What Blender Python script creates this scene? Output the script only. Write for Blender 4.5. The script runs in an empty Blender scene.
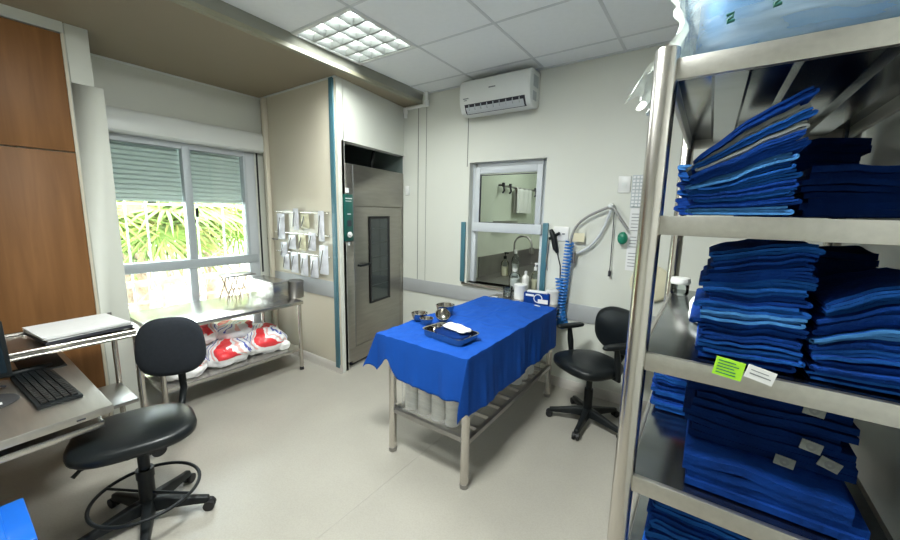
import bpy, bmesh, math, random
from mathutils import Matrix, Vector, noise
rnd = random.Random(7)
U = 0.8824          # one survey unit in metres (ceiling tile pitch 0.707 u = 0.624 m)
S = bpy.context.scene
COL = S.collection
pi = math.pi

# ------------------------------------------------------------------ materials
def mat(name, col, rough=0.5, metal=0.0, var=0.0, vscale=6.0, bump=0.0, bscale=40.0, col2=None, stretch=None,
        spec=0.5, coat=0.0, trans=0.0, alpha=1.0, sheen=0.0, emit=None, estr=0.0, ior=1.45):
    m = bpy.data.materials.new(name); m.use_nodes = True
    nt = m.node_tree; N = nt.nodes; L = nt.links
    b = N['Principled BSDF']
    b.inputs['Base Color'].default_value = (*col, 1)
    b.inputs['Roughness'].default_value = rough
    b.inputs['Metallic'].default_value = metal
    b.inputs['Specular IOR Level'].default_value = spec
    b.inputs['Coat Weight'].default_value = coat
    b.inputs['Transmission Weight'].default_value = trans
    b.inputs['Alpha'].default_value = alpha
    b.inputs['Sheen Weight'].default_value = sheen
    b.inputs['IOR'].default_value = ior
    if emit:
        b.inputs['Emission Color'].default_value = (*emit, 1); b.inputs['Emission Strength'].default_value = estr
    if var or bump or col2:
        tc = N.new('ShaderNodeTexCoord'); mp = N.new('ShaderNodeMapping')
        L.new(tc.outputs['Object'], mp.inputs['Vector'])
        if stretch: mp.inputs['Scale'].default_value = stretch
    if var or col2:
        n = N.new('ShaderNodeTexNoise'); n.inputs['Scale'].default_value = vscale; n.inputs['Detail'].default_value = 5
        L.new(mp.outputs['Vector'], n.inputs['Vector'])
        r = N.new('ShaderNodeValToRGB')
        r.color_ramp.elements[0].position = 0.3; r.color_ramp.elements[1].position = 0.7
        c2 = col2 if col2 else tuple(min(1, c * (1 + var)) for c in col)
        c1 = col if col2 else tuple(c * (1 - var) for c in col)
        r.color_ramp.elements[0].color = (*c1, 1); r.color_ramp.elements[1].color = (*c2, 1)
        L.new(n.outputs['Fac'], r.inputs['Fac']); L.new(r.outputs['Color'], b.inputs['Base Color'])
    if bump:
        n2 = N.new('ShaderNodeTexNoise'); n2.inputs['Scale'].default_value = bscale; n2.inputs['Detail'].default_value = 4
        L.new(mp.outputs['Vector'], n2.inputs['Vector'])
        bp_ = N.new('ShaderNodeBump'); bp_.inputs['Strength'].default_value = bump; bp_.inputs['Distance'].default_value = 0.01
        L.new(n2.outputs['Fac'], bp_.inputs['Height']); L.new(bp_.outputs['Normal'], b.inputs['Normal'])
    return m

def glass_mat(name, tint=(0.95, 0.98, 0.97), refl=0.08, rough=0.02):
    m = bpy.data.materials.new(name); m.use_nodes = True
    nt = m.node_tree; N = nt.nodes; L = nt.links
    N.remove(N['Principled BSDF'])
    t = N.new('ShaderNodeBsdfTransparent'); t.inputs['Color'].default_value = (*tint, 1)
    g = N.new('ShaderNodeBsdfGlossy'); g.inputs['Roughness'].default_value = rough
    f = N.new('ShaderNodeFresnel'); f.inputs['IOR'].default_value = 1.45
    mx = N.new('ShaderNodeMixShader')
    L.new(f.outputs['Fac'], mx.inputs['Fac']); L.new(t.outputs['BSDF'], mx.inputs[1]); L.new(g.outputs['BSDF'], mx.inputs[2])
    L.new(mx.outputs['Shader'], N['Material Output'].inputs['Surface'])
    return m

def film_mat(name, col, opac=0.35, rough=0.15):
    m = bpy.data.materials.new(name); m.use_nodes = True
    nt = m.node_tree; N = nt.nodes; L = nt.links
    b = N['Principled BSDF']; b.inputs['Base Color'].default_value = (*col, 1); b.inputs['Roughness'].default_value = rough
    b.inputs['Specular IOR Level'].default_value = 0.8
    tc = N.new('ShaderNodeTexCoord'); n = N.new('ShaderNodeTexNoise'); n.inputs['Scale'].default_value = 11; n.inputs['Detail'].default_value = 7; n.inputs['Distortion'].default_value = .5
    mp = N.new('ShaderNodeMapping'); mp.inputs['Scale'].default_value = (.45, .8, 3.2); mp.inputs['Rotation'].default_value = (0, .3, .3)
    L.new(tc.outputs['Object'], mp.inputs['Vector']); L.new(mp.outputs['Vector'], n.inputs['Vector'])
    r = N.new('ShaderNodeMapRange'); r.inputs['From Min'].default_value = .35; r.inputs['From Max'].default_value = .75
    r.inputs['To Min'].default_value = opac * .75; r.inputs['To Max'].default_value = min(1, opac * 1.6)
    L.new(n.outputs['Fac'], r.inputs['Value']); L.new(r.outputs['Result'], b.inputs['Alpha'])
    bm_ = N.new('ShaderNodeBump'); bm_.inputs['Strength'].default_value = .3; bm_.inputs['Distance'].default_value = .015
    L.new(n.outputs['Fac'], bm_.inputs['Height']); L.new(bm_.outputs['Normal'], b.inputs['Normal'])
    return m

def floor_mat():
    m = mat('vinyl_floor', (0.335, 0.315, 0.275), 0.3, var=0.04, vscale=3, bump=0.03, bscale=25)
    nt = m.node_tree; N = nt.nodes; L = nt.links; b = N['Principled BSDF']
    src = b.inputs['Base Color'].links[0].from_socket
    tc = N.new('ShaderNodeTexCoord')
    v = N.new('ShaderNodeTexNoise'); v.inputs['Scale'].default_value = 130; v.inputs['Detail'].default_value = 2
    L.new(tc.outputs['Object'], v.inputs['Vector'])
    r = N.new('ShaderNodeValToRGB'); r.color_ramp.elements[0].position = .3; r.color_ramp.elements[1].position = .62
    r.color_ramp.elements[0].color = (.93, .93, .93, 1); r.color_ramp.elements[1].color = (1.02, 1.02, 1.01, 1)
    L.new(v.outputs['Fac'], r.inputs['Fac'])
    mx = N.new('ShaderNodeMix'); mx.data_type = 'RGBA'; mx.blend_type = 'MULTIPLY'; mx.inputs['Factor'].default_value = 1
    L.new(src, mx.inputs['A']); L.new(r.outputs['Color'], mx.inputs['B']); L.new(mx.outputs['Result'], b.inputs['Base Color'])
    return m

def wood_mat():
    m = mat('wood_laminate', (.23, .105, .04), .5, var=0, spec=.3)
    nt = m.node_tree; N = nt.nodes; L = nt.links; b = N['Principled BSDF']
    tc = N.new('ShaderNodeTexCoord'); mp = N.new('ShaderNodeMapping'); mp.inputs['Scale'].default_value = (9, 9, .7)
    L.new(tc.outputs['Object'], mp.inputs['Vector'])
    n = N.new('ShaderNodeTexNoise'); n.inputs['Scale'].default_value = 2.2; n.inputs['Detail'].default_value = 7; n.inputs['Distortion'].default_value = .6
    L.new(mp.outputs['Vector'], n.inputs['Vector'])
    r = N.new('ShaderNodeValToRGB'); r.color_ramp.elements[0].position = .3; r.color_ramp.elements[1].position = .75
    r.color_ramp.elements[0].color = (.17, .075, .024, 1); r.color_ramp.elements[1].color = (.235, .108, .038, 1)
    L.new(n.outputs['Fac'], r.inputs['Fac']); L.new(r.outputs['Color'], b.inputs['Base Color'])
    return m

def bag_mat():
    m = mat('printed_bag_plastic', (.85, .84, .84), .3, bump=.5, bscale=22)
    nt = m.node_tree; N = nt.nodes; L = nt.links; b = N['Principled BSDF']
    tc = N.new('ShaderNodeTexCoord'); n = N.new('ShaderNodeTexWave'); n.inputs['Scale'].default_value = 2.3
    n.inputs['Distortion'].default_value = 6.5; n.inputs['Detail'].default_value = 2; n.bands_direction = 'DIAGONAL'
    L.new(tc.outputs['Object'], n.inputs['Vector'])
    r = N.new('ShaderNodeValToRGB'); cr = r.color_ramp; cr.interpolation = 'CONSTANT'
    cr.elements[0].position = 0; cr.elements[0].color = (.8, .05, .06, 1)
    cr.elements[1].position = .24; cr.elements[1].color = (.86, .84, .84, 1)
    for p, c in ((.5, (.82, .45, .42, 1)), (.68, (.86, .85, .86, 1)), (.9, (.06, .09, .42, 1)), (.96, (.86, .85, .86, 1))):
        e = cr.elements.new(p); e.color = c
    L.new(n.outputs['Fac'], r.inputs['Fac'])
    # the print covers the upper part of the sack, the base is plain white
    sp = N.new('ShaderNodeSeparateXYZ'); L.new(tc.outputs['Object'], sp.inputs['Vector'])
    g = N.new('ShaderNodeMath'); g.operation = 'GREATER_THAN'; g.inputs[1].default_value = .085; L.new(sp.outputs['Z'], g.inputs[0])
    mx = N.new('ShaderNodeMix'); mx.data_type = 'RGBA'; mx.inputs['A'].default_value = (.86, .85, .85, 1)
    L.new(g.outputs[0], mx.inputs['Factor']); L.new(r.outputs['Color'], mx.inputs['B']); L.new(mx.outputs['Result'], b.inputs['Base Color'])
    return m

WALLC = mat('cream_wall_tone', (.60, .555, .45), .5, var=.012, vscale=2, bump=.015, bscale=60)  # warmer tone than the other walls
WALL = mat('wall_paint', (.60, .61, .55), .5, var=.012, vscale=2, bump=.015, bscale=60)
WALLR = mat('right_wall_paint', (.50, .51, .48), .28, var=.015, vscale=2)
WHITE = mat('white_enamel', (.64, .66, .64), .35, var=.01)
CEIL = mat('ceiling_tile', (.80, .82, .82), .8, var=.015, vscale=30, bump=.05, bscale=150)
TBAR = mat('ceiling_grid_bar', (.6, .62, .625), .5, var=.01)
SOFF = mat('soffit_paint', (.27, .225, .155), .6, var=.03, vscale=1.5)
LIPLIT = mat('lamplit_lip', (.25, .24, .17), .4, var=.02)  # lamp glow on the beam's lower edge put into its yellowish colour
BEAMG = mat('beam_grey', (.24, .24, .2), .5, var=.03)
FLOOR = floor_mat()
BAND = mat('grey_wall_guard', (.36, .37, .375), .5, var=.02, bump=.05, bscale=90)
BASEB = mat('vinyl_skirting', (.44, .41, .37), .4, var=.02)
TEAL = mat('teal_corner_guard', (.055, .155, .195), .4, var=.03)
STEEL = mat('brushed_steel', (.56, .545, .52), .27, 1.0, var=.06, vscale=14, bump=.04, bscale=50, stretch=(1, 8, 8))
STEELO = mat('oven_steel', (.33, .315, .285), .36, 1.0, var=.06, vscale=5, bump=.05, bscale=30, stretch=(8, 1, 8))
STEELR = mat('satin_steel', (.50, .485, .45), .38, 1.0, var=.05, vscale=8, bump=.05, bscale=30, stretch=(8, 1, 8))
STEELS = mat('smooth_shelf_steel', (.30, .32, .33), .2, 1.0, var=.08, vscale=3, bump=.02, bscale=20, stretch=(1, 6, 1))
STEELD = mat('aged_steel', (.34, .33, .32), .36, 1.0, var=.08, vscale=6, bump=.03, bscale=40)
TUBE = mat('steel_tube', (.6, .57, .53), .24, 1.0, var=.05, vscale=10, stretch=(10, 10, 1))
MIRR = mat('polished_steel', (.42, .40, .36), .2, 1.0, var=.03)
WOOD = wood_mat()
EDGEW = mat('pale_edge_strip', (.55, .5, .4), .5, var=.02)
ALU = mat('white_aluminium', (.5, .53, .55), .4, var=.02)
ALUG = mat('grey_aluminium', (.4, .44, .46), .4, .2, var=.02)
SHUT = mat('roller_shutter', (.62, .68, .65), .5, var=.03)
GLASS = glass_mat('window_glass')
DGLASS = mat('dark_oven_glass', (.02, .03, .03), .06, var=.2, coat=.5)
CLEAR = glass_mat('clear_plastic', (.86, .9, .9))
BLACKP = mat('black_plastic', (.008, .010, .011), .42, var=.1, spec=.3)
VINYLB = mat('black_vinyl', (.007, .009, .010), .34, var=.1, spec=.35, bump=.05, bscale=120)
FABB = mat('black_fabric', (.010, .013, .019), .85, var=.15, vscale=60, bump=.2, bscale=300)
RUBBER = mat('black_rubber', (.012, .012, .013), .6, var=.1)
CLOTH = mat('blue_table_drape', (.004, .062, .335), .8, var=.08, vscale=5, bump=.12, bscale=120, spec=.25)
BL1 = mat('royal_blue_cotton', (.003, .034, .20), .9, var=.3, vscale=9, bump=.5, bscale=90, spec=.15)
BL2 = mat('navy_cotton', (.002, .018, .10), .9, var=.25, vscale=9, bump=.5, bscale=90, spec=.12)
BL3 = mat('faded_blue_cotton', (.008, .07, .29), .9, var=.25, vscale=9, bump=.5, bscale=90, spec=.15)
BLL = mat('light_blue_hem', (.05, .19, .46), .85, var=.2, vscale=20, bump=.3, bscale=120, spec=.2)
GRYC = mat('grey_cotton', (.06, .085, .10), .9, var=.4, vscale=30, bump=.4, bscale=120, spec=.2)
GRYL = mat('pale_grey_hem', (.26, .28, .27), .85, var=.35, vscale=30, spec=.2)
PAPER = mat('white_paper', (.72, .72, .72), .7, var=.02, vscale=30)
INK = mat('print_grey', (.2, .21, .22), .7, var=.1)
INKD = mat('print_dark', (.03, .03, .04), .6, var=.1)
GREENP = mat('green_panel', (.004, .075, .06), .3, var=.08)
GREEN = mat('green_plastic', (.01, .17, .1), .35, var=.1)
LIME = mat('lime_label', (.36, .72, .03), .6, var=.12, vscale=40)
BINB = mat('blue_bin_plastic', (.01, .12, .55), .3, var=.04)
WPLA = mat('white_plastic', (.68, .68, .66), .35, var=.02)
CREAMP = mat('cream_plastic', (.62, .58, .42), .4, var=.04)
HOSEB = mat('blue_hose', (.015, .16, .5), .3, var=.06)
HOSEG = mat('grey_hose', (.26, .26, .25), .35, var=.05)
FILM = film_mat('polythene_film', (.60, .72, .78), .34)
FILMW = film_mat('white_polythene', (.96, .96, .95), .17, .3)
WBUN = mat('white_bundle', (.86, .86, .84), .6, var=.04, vscale=14, bump=.15, bscale=14)
BAGM = bag_mat()
PACK = mat('pouch_plastic', (.66, .67, .72), .2, var=.12, vscale=16, bump=.5, bscale=18)
PACKY = mat('yellowish_pouch', (.62, .60, .42), .25, var=.12, vscale=16, bump=.5, bscale=18)
LOUV = mat('louver_aluminium', (.2, .21, .2), .45, .3, var=.02)
TUBEL = mat('fluorescent_tube', (1, 1, 1), .5, emit=(.93, 1, .97), estr=14, var=.01)
LEAF = mat('palm_leaf', (.15, .23, .035), .55, var=.3, vscale=4, sheen=.1)
LEAFY = mat('dry_palm_leaf', (.30, .30, .08), .6, var=.3, vscale=4)
BARK = mat('palm_bark', (.26, .19, .13), .9, var=.4, vscale=12, bump=.6, bscale=20)
STUCCO = mat('pale_stucco', (.72, .66, .56), .85, var=.04, vscale=3)
CONC = mat('concrete', (.7, .67, .62), .85, var=.08, vscale=3, bump=.1)
RUST = mat('weathered_rail', (.36, .26, .19), .7, var=.3, vscale=12)
TERRA = mat('terracotta', (.6, .34, .18), .8, var=.3, vscale=7)
SINKW = mat('pass_room_wall', (.54, .58, .49), .45, var=.02)
FELT = mat('dark_mat', (.03, .03, .032), .7, var=.15)
SCRN = mat('screen_off', (.008, .014, .02), .08, var=.1)

# ------------------------------------------------------------------ mesh collector
class MB:
    def __init__(s): s.v = []; s.f = []; s.m = []; s.sm = []
    def add(s, vs, fs, m=0, smooth=False, M=None):
        o = len(s.v)
        for p in vs: s.v.append(M @ Vector(p) if M else Vector(p))
        for f in fs: s.f.append([i + o for i in f]); s.m.append(m); s.sm.append(smooth)
        return s
    def box(s, x0, x1, y0, y1, z0, z1, m=0, M=None):
        return s.add([(x0, y0, z0), (x1, y0, z0), (x1, y1, z0), (x0, y1, z0), (x0, y0, z1), (x1, y0, z1), (x1, y1, z1), (x0, y1, z1)],
                     [(0, 3, 2, 1), (4, 5, 6, 7), (0, 1, 5, 4), (1, 2, 6, 5), (2, 3, 7, 6), (3, 0, 4, 7)], m, False, M)
    def prism(s, poly, a0, a1, axis='z', m=0, M=None, smooth=False):
        n = len(poly)
        def P(u, v, w): return {'z': (u, v, w), 'y': (u, w, v), 'x': (w, u, v)}[axis]
        vs = [P(u, v, a0) for u, v in poly] + [P(u, v, a1) for u, v in poly]
        s.add(vs, [tuple(range(n))[::-1], tuple(range(n, 2 * n))], m, False, M)
        return s.add(vs, [(i, (i + 1) % n, n + (i + 1) % n, n + i) for i in range(n)], m, smooth, M)
    def tube(s, pts, r, seg=12, m=0, caps=True, M=None, closed=False):
        pts = [Vector(p) for p in pts]; n = len(pts); vs = []; nrm = None
        for i, p in enumerate(pts):
            if closed: t = (pts[(i + 1) % n] - pts[i - 1])
            else: t = (pts[min(i + 1, n - 1)] - pts[max(i - 1, 0)])
            t.normalize()
            if nrm is None:
                nrm = t.orthogonal().normalized()
            else:
                nrm = (nrm - t * nrm.dot(t)); nrm = nrm.normalized() if nrm.length > 1e-6 else t.orthogonal().normalized()
            b = t.cross(nrm); rr = r[i] if isinstance(r, (list, tuple)) else r
            for k in range(seg):
                a = 2 * pi * k / seg; vs.append(p + (nrm * math.cos(a) + b * math.sin(a)) * rr)
        fs = []
        for i in range(n if closed else n - 1):
            j = (i + 1) % n
            for k in range(seg):
                k2 = (k + 1) % seg; fs.append((i * seg + k, i * seg + k2, j * seg + k2, j * seg + k))
        s.add(vs, fs, m, True, M)
        if caps and not closed:
            s.add(vs[:seg], [tuple(range(seg))[::-1]], m, False, M); s.add(vs[-seg:], [tuple(range(seg))], m, False, M)
        return s
    def cyl(s, x, y, z0, z1, r, seg=20, m=0, M=None): return s.tube([(x, y, z0), (x, y, z1)], r, seg, m, True, M)
    def lathe(s, prof, c=(0, 0, 0), seg=24, m=0, M=None):
        vs = []
        for r, z in prof:
            for k in range(seg):
                a = 2 * pi * k / seg; vs.append((c[0] + r * math.cos(a), c[1] + r * math.sin(a), c[2] + z))
        fs = [(i * seg + k, i * seg + (k + 1) % seg, (i + 1) * seg + (k + 1) % seg, (i + 1) * seg + k) for i in range(len(prof) - 1) for k in range(seg)]
        return s.add(vs, fs, m, True, M)
    def grid(s, fn, nu, nv, m=0, M=None, wrapu=False):
        vs = [fn(i / nu, j / nv) for j in range(nv + 1) for i in range(nu + 1)]
        w = nu + 1
        return s.add(vs, [(j * w + i, j * w + i + 1, (j + 1) * w + i + 1, (j + 1) * w + i) for j in range(nv) for i in range(nu)], m, True, M)
    def sphere(s, c, rx, ry=None, rz=None, seg=16, m=0, M=None):
        ry = ry or rx; rz = rz or rx; n = seg // 2; vs = []
        for j in range(n + 1):
            a = pi * j / n
            for k in range(seg):
                b = 2 * pi * k / seg
                vs.append((c[0] + rx * math.sin(a) * math.cos(b), c[1] + ry * math.sin(a) * math.sin(b), c[2] - rz * math.cos(a)))
        return s.add(vs, [(j * seg + k, j * seg + (k + 1) % seg, (j + 1) * seg + (k + 1) % seg, (j + 1) * seg + k) for j in range(n) for k in range(seg)], m, True, M)
    def pad(s, w, d, h, e=3.2, taper=0.0, crown=.012, m=0, M=None, seg=40):
        """a cushion: rounded outline w x d, thickness h, base at z=0"""
        rings = [(.0, 0), (.8, 0), (.94, .06 * h), (.99, .25 * h), (1, .5 * h), (.985, .78 * h), (.93, .94 * h), (.8, h + crown * .3), (.4, h + crown * .9), (0, h + crown)]
        vs = []
        for r, z in rings:
            for k in range(seg):
                a = 2 * pi * k / seg; c, q = math.cos(a), math.sin(a)
                x = math.copysign(abs(c) ** (2 / e), c) * w / 2 * r; y = math.copysign(abs(q) ** (2 / e), q) * d / 2 * r
                x *= 1 + taper * y / (d / 2)
                vs.append((x, y, z))
        return s.add(vs, [(j * seg + k, j * seg + (k + 1) % seg, (j + 1) * seg + (k + 1) % seg, (j + 1) * seg + k) for j in range(len(rings) - 1) for k in range(seg)], m, True, M)
    def map(s, fn):
        s.v = [Vector(fn(p)) for p in s.v]; return s

def tagp(o, label=None, cat=None, group=None, kind=None):
    if label: o['label'] = label
    if cat: o['category'] = cat
    if group: o['group'] = group
    if kind: o['kind'] = kind
    return o

RAW = {}
def build(name, mb, mats, parent=None, local=False, bevel=0.0, bseg=2, doubles=True):
    me = bpy.data.meshes.new(name)
    vs = mb.v; org = Vector((0, 0, 0))
    if parent is not None and not local: org = RAW[parent.name]
    elif parent is None:
        xs = [p.x for p in vs]; ys = [p.y for p in vs]; zs = [p.z for p in vs]
        org = Vector(((min(xs) + max(xs)) / 2, (min(ys) + max(ys)) / 2, min(zs)))
    me.from_pydata([tuple((p - org) * U) for p in vs], [], mb.f)
    if not isinstance(mats, (list, tuple)): mats = [mats]
    for m_ in mats: me.materials.append(m_)
    for p, mi, sm in zip(me.polygons, mb.m, mb.sm): p.material_index = mi; p.use_smooth = sm
    bm = bmesh.new(); bm.from_mesh(me)
    if doubles: bmesh.ops.remove_doubles(bm, verts=bm.verts, dist=1e-5)
    bmesh.ops.recalc_face_normals(bm, faces=bm.faces)
    if bevel:
        ed = [e for e in bm.edges if len(e.link_faces) == 2 and e.calc_face_angle(0) > .6 and not (e.link_faces[0].smooth and e.link_faces[1].smooth)]
        bmesh.ops.bevel(bm, geom=ed, offset=bevel * U, segments=bseg, profile=.5, affect='EDGES', clamp_overlap=True)
        for f in bm.faces: f.smooth = True
    bm.to_mesh(me); bm.free()
    if bevel: me.set_sharp_from_angle(angle=.75)
    else: me.set_sharp_from_angle(angle=1.0)
    me.update()
    o = bpy.data.objects.new(name, me); COL.objects.link(o)
    if parent is not None: o.parent = parent
    else: o.location = org * U
    RAW[o.name] = org if (parent is None or not local) else Vector((0, 0, 0))
    return o

def thing(name, label, cat, loc=(0, 0, 0), rotz=0, group=None):
    o = bpy.data.objects.new(name, None); COL.objects.link(o); o.empty_display_size = .1
    o.location = Vector(loc) * U; o.rotation_euler = (0, 0, rotz)
    RAW[o.name] = Vector(loc)
    return tagp(o, label, cat, group)

def single(name, mb, mats, label, cat, group=None, **k): return tagp(build(name, mb, mats, **k), label, cat, group)
def struct(name, mb, mats, **k): return tagp(build(name, mb, mats, **k), kind='structure')
def kids(o): return [c for c in bpy.data.objects if c.parent == o]
def copy_tree(o, loc=None, rotz=None, label=None, parent=None):
    c = o.copy(); COL.objects.link(c)
    if parent: c.parent = parent
    if loc is not None: c.location = Vector(loc) * U
    if rotz is not None: c.rotation_euler[2] = rotz
    if label: c['label'] = label
    for ch in kids(o): copy_tree(ch, parent=c)
    return c
def R(ax, a): return Matrix.Rotation(a, 4, ax)
def T(x, y, z): return Matrix.Translation((x, y, z))

# ------------------------------------------------------------------ room shell
XW, YB, YS, XS, XR, ZC, ZS = -4.35, 3.5, 2.37, -3.0, .50, 3.05, 2.94
YF = -1.7
struct('floor', MB().box(-4.8, .8, YF - .1, 3.66, -.12, 0), FLOOR)
# back wall with the pass-through opening
o0, o1, p0, p1 = -2.21, -1.34, .92, 2.24
b = MB()
b.box(-3.19, o0, YB, YB + .16, 0, ZC + .05).box(o1, XR + .15, YB, YB + .16, 0, ZC + .05).box(o0, o1, YB, YB + .16, 0, p0).box(o0, o1, YB, YB + .16, p1, ZC + .05)
struct('wall_back', b, WALL)
# window wall
w0, w1, q0, q1 = .92, 2.27, .28, 2.5
b = MB().box(XW - .18, XW, YF, w0, 0, ZC).box(XW - .18, XW, w1, YS + .1, 0, ZC).box(XW - .18, XW, w0, w1, 0, q0).box(XW - .18, XW, w0, w1, q1, ZC)
struct('wall_left', b, WALL)
struct('wall_right', MB().box(XR, XR + .15, YF, YB + .16, 0, ZC + .05), WALLR)
struct('wall_front', MB().box(-4.5, XR + .15, YF - .15, YF, 0, ZC + .05), WALL)
# projecting wall beside the window and the oven niche
b = MB().box(XW, XS - .012, YS, YS + .09, 0, ZS)
struct('wall_partition', b, WALLC, bevel=.004)
def sx(y): return XS - .17 * (y - YS) / (YB - YS)      # face of the slightly splayed niche wall
b = MB()
b.prism([(sx(YS) - .012, YS + .001), (sx(YS), YS + .001), (sx(2.42), 2.42), (-3.12, 2.42), (-3.12, YS + .09), (sx(YS) - .012, YS + .09)], 0, ZS)
b.prism([(sx(2.42), 2.42), (sx(YB), YB), (sx(YB) - .1, YB), (sx(2.42) - .1, 2.42)], 2.375, ZS)
struct('wall_niche', b, WALL)
b = MB().box(-4.35, -3.12, YS + .09, YS + .14, 0, 2.5).box(-4.4, -4.35, YS, 3.66, 0, ZC).box(-4.35, -3.19, 3.52, 3.6, 0, ZC).box(-4.35, -3.2, YS + .1, 3.52, 2.6, 2.65)
struct('wall_niche_back', b, mat('dark_niche_back', (.16, .2, .19), .6, var=.05))  # niche interior darker than the room walls
# ceiling slab with wells for the visible lamp and an added one
def cells(): return [(-2.83, -2.13, 1.81, 2.52), (-1.42, -.72, .39, 1.10)]
b = MB(); xs = [-2.83, -2.13, -1.42, -.72, XR + .1]; ys = [YF - .1, .39, 1.10, 1.81, 2.52, YB + .1]
for i in range(4):
    for j in range(5):
        if (i, j) in ((0, 3), (2, 1)): continue
        b.box(xs[i], xs[i + 1], ys[j], ys[j + 1], ZC, ZC + .03)
b.box(-4.7, .8, YF - .2, 3.7, ZC + .22, ZC + .3)  # unseen roof slab, added above to keep the sun out
struct('ceiling', b, CEIL)
b = MB()
for x in (-2.13, -1.42, -.72, -.01): b.box(x - .011, x + .011, YF, YB, ZC - .003, ZC)
for y in (-1.02, -.31, .39, 1.10, 1.81, 2.52, 3.23): b.box(-2.83, XR, y - .011, y + .011, ZC - .003, ZC)
b.box(-2.83, XR, YB - .02, YB, ZC - .012, ZC)
struct('trim_1', b, TBAR)
# lowered soffit over the window side and the beam along its edge
SE0, SE1 = -2.70, -2.885                       # soffit edge at the two ends of the room
b = MB().prism([(-4.53, YF), (SE0 - .02, YF), (SE1 - .02, YB), (-4.53, YB)], ZS, ZC + .22)
struct('ceiling_soffit', b, SOFF)
def sweep(p0, p1, m_):                          # section swept from the front wall to the back wall
    n = len(p0); V = [(x, YF, z) for x, z in p0] + [(x, YB, z) for x, z in p1]
    return MB().add(V, [tuple(range(n))[::-1], tuple(range(n, 2 * n))] + [(k, (k + 1) % n, n + (k + 1) % n, n + k) for k in range(n)])
struct('trim_2', sweep([(SE0 - .02, 2.93), (SE0 + .005, 2.94), (SE0, 2.975), (SE0 - .02, 2.975)], [(SE1 - .02, 2.93), (SE1 + .005, 2.94), (SE1, 2.975), (SE1 - .02, 2.975)], 0), LIPLIT)
struct('trim_3', sweep([(SE0 - .02, 2.975), (SE0 - .004, 2.975), (-2.815, ZC + .2), (-2.9, ZC + .2)], [(SE1 - .02, 2.975), (SE1 - .004, 2.975), (-2.815, ZC + .2), (-2.9, ZC + .2)], 0), BEAMG)
b = MB()                                                  # upper edge moulding of the pale walls
b.box(XW, XW + .012, .92, YS, ZS - .014, ZS).box(XW, XS, YS - .012, YS, ZS - .014, ZS)
struct('trim_4', b, WHITE)
# grey guard bands
struct('trim_5', MB().box(-3.17, XR, YB - .012, YB, .70, .865), BAND, bevel=.003)
struct('trim_6', MB().box(-4.33, XS - .09, YS - .012, YS, .80, .97), BAND, bevel=.003)
# cover panel joints on the back wall
b = MB()
for x, z0 in ((-2.94, .0), (-2.24, 2.2)): b.box(x - .004, x + .004, YB - .004, YB, z0 if z0 else .865, 2.95 if not z0 else 2.72)
b.box(-2.82, -2.815, YB - .003, YB, .865, 3.0)
struct('trim_7', b, mat('joint_shadow_gap', (.2, .21, .19), .7, var=.05))
# skirtings
b = MB().prism([(YB, 0), (YB - .022, 0), (YB - .012, .03), (YB - .008, .085), (YB, .09)], -3.17, XR, 'x')
struct('baseboard_back', b, BASEB)
b = MB().prism([(YS, 0), (YS - .022, 0), (YS - .012, .03), (YS - .008, .085), (YS, .09)], -4.33, XS, 'x')
struct('baseboard_partition', b, BASEB)
struct('baseboard_right', MB().box(XR - .012, XR, YF, YB - .03, 0, .09), BASEB)
# welded seam in the vinyl
b = MB().box(-1.513, -1.507, YF, YB - .03, 0, .0015)
struct('trim_8', b, mat('floor_weld', (.34, .32, .28), .5, var=.05))
# teal corner guards
struct('trim_9', MB().box(-3.10, -3.035, YS - .014, YS, .05, ZS - .005), TEAL, bevel=.003)
struct('trim_10', MB().box(-2.29, -2.235, YB - .022, YB, .925, 1.60), TEAL, bevel=.004)
struct('trim_11', MB().box(-1.335, -1.28, YB - .022, YB, .925, 1.62), TEAL, bevel=.004)
# vertical casing in the corner left of the wall rack
struct('trim_12', MB().box(-4.25, -4.20, YS - .05, YS, .0, ZS - .02), WALLC, bevel=.008)
# pillar panels between the cabinet and the window
b = MB().box(-4.34, -3.80, .716, .838, 2.555, ZS).box(-4.34, -3.80, .716, .888, 0, 2.555)
struct('wall_pillar', b, WALL, bevel=.004)
struct('trim_13', MB().box(-3.83, -3.805, .709, .716, 0, ZS - .003), mat('pillar_joint', (.42, .42, .36), .5, var=.03))
struct('trim_14', MB().box(-3.83, -3.797, YF, .709, 2.87, ZS), WALL)

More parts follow.
